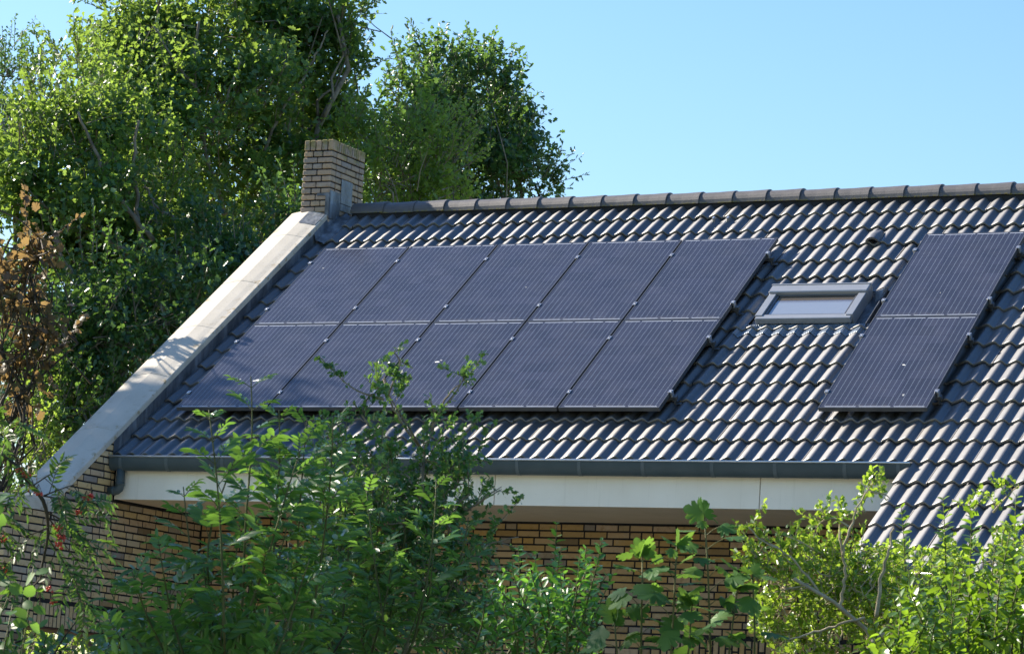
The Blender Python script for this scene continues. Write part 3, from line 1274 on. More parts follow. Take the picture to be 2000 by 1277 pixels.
# ------------------------------------------------------------------ ground
def build_ground():
    mb = MB()
    xs = np.concatenate([[-900, -300, -100], np.arange(-45, 46, 3.), [100, 300, 900]])
    ys = np.concatenate([[-300, -100], np.arange(-45, 61, 3.), [100, 300, 1200]])
    rs = np.random.RandomState(1)
    vs = []
    for y in ys:
        for x in xs:
            s = min(1, max(0, (y + 16) / 12.))
            z = .6 * s * s * (3 - 2 * s) - .02
            vs.append((x, y, z))
    m = len(xs)
    mb.add(vs, [(a * m + b, a * m + b + 1, (a + 1) * m + b + 1, (a + 1) * m + b) for a in range(len(ys) - 1) for b in range(m - 1)])
    tag(mb.build('ground', 'grass', None, smooth=True), kind='structure')


build_ground()


def build_bounce_terrace():
    mb = MB()
    mb.box(-.3, 13, -10.5, YW - .02, .0, .606)  # unseen pale slab, added to bounce sunlight up to wall and eaves
    tag(mb.build('bounce_terrace', 'paving', None), kind='structure')


MATS['paving'] = m_simple('pale bounce paving', (.50, .46, .39), (.60, .56, .48), 6, .9, 0, .2, .2)
build_bounce_terrace()


def gz(y):
    s = min(1, max(0, (y + 16) / 12.))
    return .6 * s * s * (3 - 2 * s) - .02


# ------------------------------------------------------------------ foliage
def tmpl_small():
    """five point leaf folded along its midrib"""
    v = A([(0, 0, 0), (-.36, .36, .05), (-.42, .68, .06), (0, 1, -.05), (.42, .68, .06), (.36, .36, .05), (0, .5, -.02)])
    f = [(0, 6, 1), (1, 6, 2), (2, 6, 3), (3, 6, 4), (4, 6, 5), (5, 6, 0)]
    return v, f


def tmpl_oak():
    v = A([(0, 0, 0), (-.25, .3, .03), (-.16, .42, .02), (-.42, .6, .07), (-.22, .72, .03), (-.28, .9, .02), (0, 1, -.06), (.28, .9, .02), (.22, .72, .03), (.42, .6, .07), (.16, .42, .02), (.25, .3, .03), (0, .55, -.03)])
    n = 12
    f = [(i, 12, (i + 1) % n)[::-1] for i in range(n)]
    return v, f


def tmpl_lance(w1=.36, w2=.5, w3=.36):
    v = [(0, 0, 0)]
    for (y, w, z) in ((.2, w1, .0), (.48, w2, -.03), (.78, w3, -.09)):
        v += [(-w, y, z + .10 * w), (0, y, z - .02), (w, y, z + .10 * w)]
    v.append((0, 1, -.17))
    f = [(0, 2, 1), (0, 3, 2)]
    for a in (1, 4):
        f += [(a, a + 1, a + 4), (a, a + 4, a + 3), (a + 1, a + 2, a + 5), (a + 1, a + 5, a + 4)]
    f += [(7, 8, 10), (8, 9, 10)]
    return A(v), f


def tmpl_haw():
    v = A([(0, 0, 0), (-.3, .35, .06), (-.2, .45, .03), (-.5, .62, .10), (-.26, .74, .04), (-.3, .92, .03), (0, 1, -.05), (.3, .92, .03), (.26, .74, .04), (.5, .62, .10), (.2, .45, .03), (.3, .35, .06), (0, .6, -.03)])
    n = 12
    return v, [(i, 12, (i + 1) % n)[::-1] for i in range(n)]


def tmpl_palm():
    """five lobed palmate leaf"""
    half = [(.06, -.02), (.30, -.05), (.46, .06), (.48, .20), (.40, .25), (.58, .36), (.66, .50), (.54, .58), (.36, .50), (.50, .68), (.42, .82), (.26, .76), (.20, .68), (.24, .86), (.12, 1.0), (.0, 1.04)]
    out = half + [(-x, y) for (x, y) in half[-2::-1]]
    v = [(0, .28, .02)] + [(x, y, .02 - .32 * abs(x) ** 1.6 - .20 * max(0, y - .28) ** 2 + (.03 if i % 3 == 1 else 0)) for i, (x, y) in enumerate(out)]
    n = len(out)
    f = [(0, 1 + i, 1 + (i + 1) % n) for i in range(n)]
    return A(v, float), f


TEMPL = {'small': tmpl_small(), 'oak': tmpl_oak(), 'lance': tmpl_lance(), 'haw': tmpl_haw(), 'palm': tmpl_palm(), 'oval': tmpl_lance(.40, .5, .42)}


class Leaves:
    def __init__(self, seed):
        self.p, self.d, self.n, self.L, self.W = [], [], [], [], []
        self.rs = np.random.RandomState(seed)

    def add(self, p, d, n, L, W):
        p = np.atleast_2d(p)
        k = len(p)
        self.p.append(p)
        self.d.append(np.broadcast_to(np.atleast_2d(d), (k, 3)))
        self.n.append(np.broadcast_to(np.atleast_2d(n), (k, 3)))
        self.L.append(np.broadcast_to(np.asarray(L, float), (k,)))
        self.W.append(np.broadcast_to(np.asarray(W, float), (k,)))

    def build(self, name, templ, mat, parent):
        if not self.p:
            return None
        P, D, N = np.concatenate(self.p), np.concatenate(self.d), np.concatenate(self.n)
        L, W = np.concatenate(self.L), np.concatenate(self.W)
        D = D / (np.linalg.norm(D, axis=1, keepdims=True) + 1e-9)
        N = N - D * (N * D).sum(1, keepdims=True)
        N = N / (np.linalg.norm(N, axis=1, keepdims=True) + 1e-9)
        X = np.cross(D, N)
        tv, tf = TEMPL[templ]
        K, T = len(P), len(tv)
        curl = self.rs.uniform(.3, 1.8, K)
        V = (P[:, None, :] + X[:, None, :] * (W[:, None] * tv[:, 0])[:, :, None] + D[:, None, :] * (L[:, None] * tv[:, 1])[:, :, None]
             + N[:, None, :] * ((L * curl)[:, None] * tv[:, 2])[:, :, None])
        off = OFF[parent.name]
        V = (V - off).reshape(-1, 3)
        tf = np.asarray(tf)
        FI = (np.arange(K)[:, None, None] * T + tf[None]).reshape(-1, 3)
        nf = len(FI)
        me = bpy.data.meshes.new(name)
        me.vertices.add(len(V))
        me.vertices.foreach_set('co', V.ravel().astype(np.float32))
        me.loops.add(nf * 3)
        me.loops.foreach_set('vertex_index', FI.ravel().astype(np.int32))
        me.polygons.add(nf)
        me.polygons.foreach_set('loop_start', (np.arange(nf) * 3).astype(np.int32))
        me.polygons.foreach_set('loop_total', np.full(nf, 3, np.int32))
        me.update(calc_edges=True)
        a = me.attributes.new('rnd', 'FLOAT', 'FACE')
        r = np.clip(self.rs.beta(2, 2.2, K), 0, 1)
        a.data.foreach_set('value', np.repeat(r, len(tf)).astype(np.float32))
        return finish(name, me, mat, parent, off, smooth=True)


def rnd_dir(rs, k):
    v = rs.normal(size=(k, 3))
    return v / np.linalg.norm(v, axis=1, keepdims=True)


def wiggle(a, b, rs, n=5, amp=.08):
    a, b = np.asarray(a, float), np.asarray(b, float)
    L = np.linalg.norm(b - a)
    pts = [a + (b - a) * i / n for i in range(n + 1)]
    for i in range(1, n):
        pts[i] = pts[i] + rs.normal(size=3) * amp * L * .5
    return pts


def lump(p):
    """slow 3D noise between about -1 and 1"""
    x, y, z = p[:, 0], p[:, 1], p[:, 2]
    return (np.sin(2.1 * x + 1.3 * z + .7) + np.sin(2.6 * y - 1.9 * z + 2.1) + np.sin(2.9 * z + 1.1 * x - 1.6 * y) + np.sin(5.2 * x - 4.1 * y + .5) * .6 + np.sin(5.7 * z + 3.3 * y) * .6) / 3.0


def broadleaf(name, label, cat, base, blobs, seed, leaf_mat, limbs=(), leafL=.112, dens=72, per=30, templ='oak', bark='bark_oak', trunk_r=.28, sprigs=26, thresh=-.22, spread=.145, group=None, stems=None, wfac=1.0):
    """blobs: (centre, (rx, ry, rz), density factor). A trunk, limbs to every blob, leaf tufts on twigs."""
    rs = np.random.RandomState(seed)
    root = thing(name, base, label, cat, group)
    lv, br = Leaves(seed + 1), MB()
    base = np.asarray(base, float)
    cen = A([b[0] for b in blobs])
    low = cen[:, 2].min()
    top_c = cen.mean(0)
    hub = base + (top_c - base) * .45
    hub[2] = max(base[2] + .35 * (low - base[2]), base[2] + .8)
    if stems is None:
        br.tube(wiggle(base - A([0, 0, .3]), hub, rs, 5, .04), [trunk_r * (1.15 - .09 * i) for i in range(6)], 10)
        last = hub
        for i, (c, r, *_rest) in enumerate(sorted(blobs, key=lambda q: q[0][2])):
            c = np.asarray(c)
            pts = wiggle(hub, c, rs, 8, .10)
            rad = np.linspace(trunk_r * .38, trunk_r * .08, 9)
            br.tube(pts, rad, 7)
            for q in range(3):
                a = pts[rs.randint(3, 9)]
                e = c + rnd_dir(rs, 1)[0] * A(r) * rs.uniform(.5, .95)
                br.tube(wiggle(a, e, rs, 5, .14), np.linspace(trunk_r * .09, .008, 6), 5)
    else:
        for pts, rad in stems:
            br.tube(pts, rad, 8)
    for b in blobs:
        c, r = np.asarray(b[0], float), np.asarray(b[1], float)
        f = b[2] if len(b) > 2 else 1.0
        vol = 4.19 * r[0] * r[1] * r[2]
        k = int(dens * f * vol * (1.0 if vol > .5 else 1.6)) + 6
        nb = max(3, k // 9)
        d = rnd_dir(rs, nb)
        rad = rs.uniform(.12, 1.05, nb) ** .55
        q = c + d * rad[:, None] * r
        bi = rs.randint(0, nb, k)
        sc_ = min(1.0, r.min() / .6)
        p = q[bi] + rs.normal(size=(k, 3)) * A([.26, .26, .15]) * sc_
        d = d[bi]
        keep = lump(p * (1.35 if r.min() > .3 else 2.2)) > thresh + rs.normal(size=k) * .12
        p, d = p[keep], d[keep]
        k = len(p)
        if k == 0:
            continue
        o = d * .7 + A([0, 0, .45]) + rnd_dir(rs, k) * .5
        o /= np.linalg.norm(o, axis=1, keepdims=True)
        # twigs
        for i in range(0, k, 2):
            s = p[i] - o[i] * rs.uniform(.25, .6) - d[i] * .15
            br.tube([s, (s + p[i]) / 2 + rs.normal(size=3) * .04, p[i] + o[i] * spread * .6], [.011, .008, .004], 3, cap=False)
        n = per
        pp = np.repeat(p, n, 0) + rs.normal(size=(k * n, 3)) * spread * .85 + np.repeat(o, n, 0) * rs.uniform(-.6, 1, (k * n, 1)) * spread
        dd = np.repeat(o, n, 0) * .55 + rnd_dir(rs, k * n) * .95 + A([0, 0, -.12])
        nn = A([0, 0, .75]) + np.repeat(d, n, 0) * .35 + rnd_dir(rs, k * n) * .75
        LL = leafL * rs.uniform(.6, 1.2, k * n)
        lv.add(pp, dd, nn, LL, LL * rs.uniform(.75, 1.05, k * n) * wfac)
    for (pts, dd, r0) in limbs:
        w = resample([at(x, y, dd) for (x, y) in pts], 16)
        w = w + rs.normal(size=w.shape) * .012
        br.tube(w, np.linspace(r0, r0 * .45, 16), 6)
    # loose shoots breaking the outline
    for b in blobs:
        c, r = np.asarray(b[0], float), np.asarray(b[1], float)
        for q in range(int(sprigs * (b[3] if len(b) > 3 else 1.0))):
            d = rnd_dir(rs, 1)[0]
            d[2] = abs(d[2]) * .9 + .1
            s = c + d * r * .92
            ax = unit(d * .6 + A([0, 0, .6]) + rnd_dir(rs, 1)[0] * .5)
            Ls = rs.uniform(.25, .7)
            bend = rnd_dir(rs, 1)[0] * .15
            m = int(Ls / .05)
            t = np.linspace(0, 1, m)
            pts = s + np.outer(t, ax * Ls) + np.outer(t ** 2, bend * Ls)
            br.tube(pts[::max(1, m // 4)], np.linspace(.008, .003, len(pts[::max(1, m // 4)])), 3, cap=False)
            for e in range(2):
                sd = rnd_dir(rs, m)
                lv.add(pts, ax * .5 + sd * .9, sd + A([0, 0, .6]), leafL * rs.uniform(.5, 1.0, m), leafL * rs.uniform(.45, .8, m) * wfac)
    br.build('trunk', bark, root, smooth=True)
    lv.build('crown', templ, leaf_mat, root)
    return root


def pxblob(px, py, rx, ry, d, f=1.0, rz=None, sp=1.0):
    s = d / FPX
    rx_, ry_ = rx * s, ry * s
    return (at(px, py, d), (rx_, rz if rz else max(rx_, ry_) * .9, ry_), f, sp)


def ground_at(px, d):
    p = at(px, 700, d)
    p[2] = gz(p[1])
    return p


def build_trees():
    broadleaf('oak_tree', 'tall oak rising above the picture top, directly left of the chimney', 'tree', ground_at(430, 47),
              [pxblob(*b) for b in ((300, 60, 120, 120, 46), (430, 50, 150, 130, 47, .85), (580, 40, 110, 110, 47.5, .75), (660, 30, 50, 80, 47, .8), (270, 190, 110, 110, 45, 1), (420, 200, 140, 120, 46, .85), (570, 180, 120, 120, 48, .7), (655, 150, 50, 80, 47.5, .8), (340, 320, 140, 110, 45, 1), (500, 330, 130, 130, 46.5, .65), (620, 290, 100, 110, 48, .7), (560, 400, 110, 80, 46, .7), (440, -150, 200, 110, 48, .3, 1.0, .2), (620, -140, 130, 90, 49, .3, 1.0, .2))], 101, 'oak', trunk_r=.30, limbs=(([(440, 420), (400, 300), (385, 200), (376, 120), (390, 40)], 45.3, .045), ([(400, 260), (440, 200), (470, 120)], 45.2, .032), ([(520, 430), (510, 330), (530, 250), (575, 180)], 46.0, .038), ([(390, 180), (340, 120), (300, 50)], 45.1, .03), ([(600, 420), (630, 340), (640, 250)], 47.0, .03), ([(580, 180), (610, 120), (640, 60)], 46.6, .024)))
    broadleaf('oak_tree', 'sunny bushy oak at the left, lower than the oak above the chimney', 'tree', ground_at(90, 43),
              [pxblob(*b) for b in ((150, 190, 70, 80, 43), (90, 260, 90, 90, 42), (190, 290, 110, 90, 43), (40, 350, 70, 90, 42), (140, 400, 120, 100, 42), (260, 420, 110, 100, 43), (60, 480, 90, 90, 42.5), (200, 510, 130, 90, 43, .9), (340, 500, 110, 90, 44, .9), (-120, 330, 110, 150, 42, .4, 1.0, .2), (-100, 560, 110, 150, 42, .4, 1.0, .2))], 102, 'oak', trunk_r=.24, limbs=(([(300, 560), (268, 440), (266, 340), (258, 280), (272, 232)], 42.0, .036), ([(300, 470), (240, 400), (205, 340), (150, 220)], 41.8, .038), ([(250, 492), (205, 465), (190, 420), (160, 380)], 41.6, .034), ([(180, 570), (130, 520), (108, 470), (95, 420)], 41.5, .038), ([(340, 430), (300, 400), (280, 350)], 42.2, .024), ([(120, 430), (60, 380), (30, 320)], 41.6, .024)))
    broadleaf('oak_tree', 'rounded oak behind the roof ridge, right of the chimney', 'tree', ground_at(900, 51),
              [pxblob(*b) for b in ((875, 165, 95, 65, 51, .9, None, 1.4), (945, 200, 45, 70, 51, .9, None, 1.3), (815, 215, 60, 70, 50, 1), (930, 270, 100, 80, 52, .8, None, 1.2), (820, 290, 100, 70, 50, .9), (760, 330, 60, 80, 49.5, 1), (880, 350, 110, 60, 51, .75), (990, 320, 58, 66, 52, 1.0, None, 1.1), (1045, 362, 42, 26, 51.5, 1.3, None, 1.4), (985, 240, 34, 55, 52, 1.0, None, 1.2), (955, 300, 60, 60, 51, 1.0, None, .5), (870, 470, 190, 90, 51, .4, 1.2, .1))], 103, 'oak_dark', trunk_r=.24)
    broadleaf('oak_tree', 'small bright young oak between the chimney and the rounded oak behind it', 'tree', ground_at(800, 46),
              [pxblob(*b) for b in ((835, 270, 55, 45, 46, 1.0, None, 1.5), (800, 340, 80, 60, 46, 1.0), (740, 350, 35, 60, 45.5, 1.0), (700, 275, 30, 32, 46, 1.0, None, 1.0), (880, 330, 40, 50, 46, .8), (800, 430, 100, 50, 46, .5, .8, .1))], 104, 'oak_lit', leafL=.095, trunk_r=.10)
    broadleaf('oak_tree', 'dark distant oak at the far left edge below the open sky', 'tree', ground_at(0, 56),
              [pxblob(*b) for b in ((15, 150, 50, 60, 56), (60, 170, 40, 50, 56, .8), (20, 240, 60, 60, 56), (-80, 190, 70, 90, 56, .5))], 105, 'oak_dark', trunk_r=.2, leafL=.085)
    broadleaf('beech_tree', 'dark shady tree behind the coping, under the oaks', 'tree', ground_at(300, 41),
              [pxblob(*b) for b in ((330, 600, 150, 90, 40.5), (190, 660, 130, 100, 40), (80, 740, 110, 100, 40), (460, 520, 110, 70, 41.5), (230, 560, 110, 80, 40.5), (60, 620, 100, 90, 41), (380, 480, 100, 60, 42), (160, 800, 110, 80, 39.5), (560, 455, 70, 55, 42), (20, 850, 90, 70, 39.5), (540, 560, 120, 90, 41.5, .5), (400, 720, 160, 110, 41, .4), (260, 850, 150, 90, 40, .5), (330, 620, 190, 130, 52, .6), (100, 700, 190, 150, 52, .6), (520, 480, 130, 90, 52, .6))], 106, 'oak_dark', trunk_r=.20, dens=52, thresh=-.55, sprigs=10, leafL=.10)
    broadleaf('hazel_bush', 'sunlit yellow green bush behind the low end of the coping', 'bush', ground_at(90, 40),
              [pxblob(*b) for b in ((60, 860, 60, 50, 39), (120, 820, 50, 45, 39.5), (30, 930, 60, 50, 39), (130, 880, 50, 40, 40), (90, 1010, 90, 60, 39.5, .6), (180, 1235, 90, 50, 35, 1.2), (290, 1255, 80, 40, 35, 1.2), (90, 1240, 70, 50, 35.5, 1.2), (200, 1290, 150, 40, 35, 1))], 107, 'oak_lit', leafL=.075, trunk_r=.06, dens=60, per=16, spread=.13)
    # copper maple at the left edge
    broadleaf('maple_tree', 'copper leaved maple with a pale orange top shoot at the left edge', 'tree', ground_at(-60, 33),
              [pxblob(*b) for b in ((70, 468, 16, 18, 33, 4, None, .1), (66, 500, 20, 20, 33, 4, None, .1), (60, 540, 16, 18, 33, 3, None, .0), (40, 590, 45, 35, 33, 1.8, None, .3), (0, 560, 30, 40, 33, 1.2, None, .3), (40, 650, 55, 55, 33, 1, None, .4), (85, 690, 35, 45, 33, .8, None, .4), (25, 750, 50, 60, 33, .7, None, .3), (-60, 700, 80, 160, 33, .5, None, .1))], 108, 'copper', leafL=.085, dens=50, per=8, templ='palm', bark='bark_dark', trunk_r=.09, sprigs=12, spread=.10, thresh=-.9, wfac=1.0)
    # trees standing left of the picture; their shade lies on the low end of the roof and on the shrubs
    broadleaf('lime_tree', 'tall broad lime tree on the lawn beyond the left picture edge', 'tree', (-11, -2.6, .55),
              [((-11, -2.0, 9.6), (3.2, 2.9, 2.9)), ((-10.4, -.8, 11.1), (2.2, 1.7, 1.3)), ((-11, -3.6, 11.4), (2.6, 2.4, 1.6)), ((-10.4, -2.4, 6.6), (2.8, 2.8, 2.2))], 109, 'oak_dark', leafL=.19, dens=3.6, per=26, trunk_r=.32, sprigs=5, spread=.40, templ='small', thresh=-1.2)
    broadleaf('lime_tree', 'shorter lime tree standing left of the shrubs, outside the picture', 'tree', (1.2, -15.2, .05),
              [((1.2, -15, 5.4), (2.4, 3.4, 2.8)), ((1.0, -12.2, 4.8), (2.3, 2.4, 2.6)), ((1.4, -17.6, 4.9), (2.2, 2.4, 2.5)), ((1.2, -14.6, 7.3), (1.9, 2.9, 1.3))], 110, 'oak_dark', leafL=.17, dens=3.2, per=26, trunk_r=.2, sprigs=5, spread=.34, templ='small', thresh=-1.2)



# ------------------------------------------------------------------ shrubs in front
def path(pts, d, jitter=0.0, rs=None, n=None):
    """pixel polyline to world points; d may be a number or one per point"""
    out = []
    for i, p in enumerate(pts):
        dd = d[i] if hasattr(d, '__len__') else d
        if rs is not None and jitter:
            dd += rs.uniform(-jitter, jitter)
        out.append(at(p[0], p[1], dd))
    if n:
        out = resample(out, n)
    return out


def resample(pts, n):
    pts = A(pts)
    s = np.concatenate([[0], np.cumsum(np.linalg.norm(np.diff(pts, axis=0), axis=1))])
    t = np.linspace(0, s[-1], n)
    # smooth through the corners
    out = np.stack([np.interp(t, s, pts[:, k]) for k in range(3)], -1)
    for _ in range(2):
        out[1:-1] = .5 * out[1:-1] + .25 * (out[:-2] + out[2:])
    return out


def length(pts):
    return float(np.linalg.norm(np.diff(A(pts), axis=0), axis=1).sum())


def pinnate(lv, st, base, axis, up, L, pairs, ll, lw, rs, droop=.25):
    axis = unit(axis)
    side = unit(np.cross(axis, up))
    upn = unit(np.cross(side, axis))
    t = np.linspace(.28, 1, pairs + 1)
    P = lambda q: base + axis * L * q - A([0, 0, 1.]) * droop * L * q * q
    st.tube([P(0), P(.5), P(1)], [.0018, .0014, .0008], 3, cap=False)
    for i, q in enumerate(t[:-1]):
        b = P(q)
        tang = unit(axis - A([0, 0, 1.]) * 2 * droop * q)
        for s in (-1, 1):
            d = tang * .55 + side * s * .85 + rs.normal(size=3) * .10
            k = (.8 + .35 * math.sin(PI * (.15 + .7 * i / pairs))) * rs.uniform(.88, 1.1)
            lv.add(b, d, upn + side * s * .15 + rs.normal(size=3) * .15, ll * k, lw * k)
    lv.add(P(1), axis - A([0, 0, 1.]) * 1.6 * droop + rs.normal(size=3) * .1, upn, ll * 1.05, lw * 1.05)


def shoot_nodes(pts, spacing, f0, rs):
    """points, stem directions and side directions along a shoot, decussate"""
    L = length(pts)
    n = max(2, int(L * (1 - f0) / spacing))
    R = resample(pts, 24)
    out = []
    for i in range(n):
        f = f0 + (1 - f0) * (i + .5) / n
        x = f * 23
        a = int(min(22, math.floor(x)))
        p = R[a] + (R[a + 1] - R[a]) * (x - a)
        ax = unit(R[a + 1] - R[a])
        ref = unit(np.cross(ax, A([.3, 1, .1])))
        o = np.cross(ax, ref)
        an = (i % 2) * PI / 2 + rs.uniform(-.5, .5)
        out.append((p, ax, ref * math.cos(an) + o * math.sin(an), f))
    return out


def build_ash(label, shoots, base_px, d, seed, mat='ash', leafL=.175, pairs=4, ll=.062, lw=.0205, spacing=.075, bark='bark_green', name='ash_sapling', f0=.35):
    rs = np.random.RandomState(seed)
    bp = ground_at(base_px, d)
    root = thing(name, bp, label, 'sapling')
    lv, st = Leaves(seed), MB()
    mid = at(base_px, 1330, d)
    st.tube(wiggle(bp - A([0, 0, .1]), mid, rs, 5, .05), np.linspace(.028, .018, 6), 7)
    for (pts, f) in shoots:
        dd = d + rs.uniform(-.45, .45)
        w = path(pts, dd, .06, rs)
        if pts[0][1] > 1270:
            w = [mid + rs.normal(size=3) * A([.05, .05, .02])] + w
        R = resample(w, 14)
        st.tube(R, np.linspace(.0065, .0022, 14), 5)
        for (p, ax, sd, q) in shoot_nodes(w, spacing, f0 if f is None else f, rs):
            g = 1 - .55 * max(0, (q - .75) / .25)
            for s in (-1, 1):
                if rs.rand() < .08:
                    continue
                axs = ax * .75 + sd * s * .8 + rs.normal(size=3) * .14
                up = ax * .8 - sd * s * .5 + A([0, 0, .35])
                pinnate(lv, st, p, axs, up, leafL * g * rs.uniform(.8, 1.15), pairs, ll * g, lw * g, rs, .22)
    st.build('stem', bark, root, smooth=True)
    lv.build('foliage', 'lance', mat, root)
    return root


def build_privet(label, shoots, base_px, d, seed, mat, ll=.044, lw=.0105, spacing=.022, djit=.5, name='privet_bush', f0=.04, bark='bark_green'):
    rs = np.random.RandomState(seed)
    bp = ground_at(base_px, d)
    root = thing(name, bp, label, 'bush')
    lv, st = Leaves(seed), MB()
    for pts in shoots:
        dd = d + rs.uniform(-djit, djit)
        w = path(pts, dd, .04, rs)
        if pts[0][1] > 1265:
            w0 = bp + rs.normal(size=3) * A([.12, .12, 0])
            st.tube(resample([w0 - A([0, 0, .05]), .5 * (w0 + w[0]) + rs.normal(size=3) * .04, w[0]], 7), np.linspace(.009, .006, 7), 5)
        st.tube(resample(w, 10), np.linspace(.0048, .0015, 10), 4)
        for (p, ax, sd, q) in shoot_nodes(w, spacing, f0, rs):
            g = rs.uniform(.8, 1.15) * (1 - .5 * max(0, (q - .8) / .2))
            for s in (-1, 1):
                if rs.rand() < .05:
                    continue
                lv.add(p, ax * .55 + sd * s * .85 + rs.normal(size=3) * .15, ax * .8 - sd * s * .45 + rs.normal(size=3) * .22, ll * g, lw * 2 * g)
    st.build('stem', bark, root, smooth=True)
    lv.build('foliage', 'oval', mat, root)
    return root


def build_hawthorn(label, stems, blobs, arms, base_px, d, seed, mat, ll=.030, bark='bark_pale', ntw=1.0, front=0.0, tw=(.10, .26)):
    """stems: (pixel polyline, radius0, radius1); blobs: (px, py, rx, ry, depth offset, twigs)"""
    rs = np.random.RandomState(seed)
    bp = ground_at(base_px, d)
    root = thing('hawthorn_bush', bp, label, 'bush')
    lv, st = Leaves(seed), MB()
    allp = []
    for (pts, r0, r1) in stems:
        w = path(pts, d - front, .025, rs)
        if pts[0][1] > 1265:
            w = [bp - A([0, 0, .1]) + rs.normal(size=3) * A([.05, .05, 0]), .5 * (bp + w[0])] + w
        R = resample(w, 16)
        R = R + rs.normal(size=R.shape) * .0025
        st.tube(R, np.linspace(r0, r1, 16), 7)
        allp += [p for p in R[4:]]
    allp = A(allp)
    ends = []
    s = d / FPX

    def twig(pts, sp=.021, leafs=4, r=.0028):
        R = resample(pts, 8)
        st.tube(R, np.linspace(r, .001, 8), 3, cap=False)
        for (p, ax, sd, q) in shoot_nodes(pts, sp, .12, rs):
            k = leafs
            dd = rnd_dir(rs, k) * .8 + sd * (1 if rs.rand() < .5 else -1) * .6 + ax * .35 + A([0, 0, .15])
            nn = rnd_dir(rs, k) * .8 + A([0, 0, .8])
            L = ll * rs.uniform(.55, 1.15, k)
            lv.add(p + rs.normal(size=(k, 3)) * .006, dd, nn, L, L * rs.uniform(.7, .95, k))
    for (px, py, rx, ry, do, n) in blobs:
        for q in range(int(n * ntw)):
            e = rnd_dir(rs, 1)[0] * rs.uniform(.2, 1) ** .5
            c = at(px, py, d + do)
            p0 = c + _R * e[0] * rx * s + _U * e[1] * ry * s + _F * e[2] * min(rx, 160) * s * 1.3
            ax = unit(_R * e[0] * .7 + _U * (e[1] * .5 + .55) + _F * e[2] * .6 + rs.normal(size=3) * .5)
            L = rs.uniform(*tw)
            pts = [p0, p0 + ax * L * .5 + rs.normal(size=3) * .012, p0 + ax * L + A([0, 0, .2]) * L * rs.uniform(-.6, .6)]
            twig(pts)
            hubs = list(allp) if not len(ends) else list(allp) + ends
            dist = np.linalg.norm(A(hubs) - p0, axis=1)
            j = int(np.argmin(dist))
            if dist[j] < .22:
                st.tube(wiggle(hubs[j], p0, rs, 3, .10), np.linspace(.0036, .0024, 4), 4, cap=False)
            ends.append(p0)
            ends.append(pts[1])
    for (pts, sub) in arms:
        w = path(pts, d + rs.uniform(-.15, .15), .05, rs)
        R = resample(w, 12)
        st.tube(R, np.linspace(.0055, .0015, 12), 5)
        twig(w, .045, 3)
        for q in range(max(2, int(sub * .6))):
            b = R[rs.randint(2, 12)]
            ax = unit(rnd_dir(rs, 1)[0] * .8 + _U * .6)
            L = rs.uniform(.05, .13)
            twig([b, b + ax * L * .5 + rs.normal(size=3) * .006, b + ax * L], .020, 4, .002)
    st.build('stem', bark, root, smooth=True)
    lv.build('foliage', 'haw', mat, root)
    return root


def fan(rs, n, x0, x1, ytop, ybase, spread, xb=None):
    """n upright shoots with tops along a band"""
    out = []
    for i in range(n):
        x = x0 + (x1 - x0) * (i + rs.uniform(-.4, 1.4)) / n
        yt = ytop(x) + rs.uniform(-45, 90)
        b = x + rs.uniform(-spread, spread) * 2
        h = ybase - yt
        out.append([(b, ybase), (.6 * b + .4 * x + rs.uniform(-15, 15), ybase - .45 * h), (x + rs.uniform(-6, 6), ybase - .8 * h), (x + rs.uniform(-14, 14), yt)])
        if h > 70:      # a side shoot
            s = rs.choice((-1, 1))
            q = rs.uniform(.25, .6)
            out.append([(.6 * b + .4 * x, ybase - q * h), (x + s * rs.uniform(10, 25), ybase - (q + .12) * h), (x + s * rs.uniform(25, 50), ybase - (q + .32) * h)])
    return out


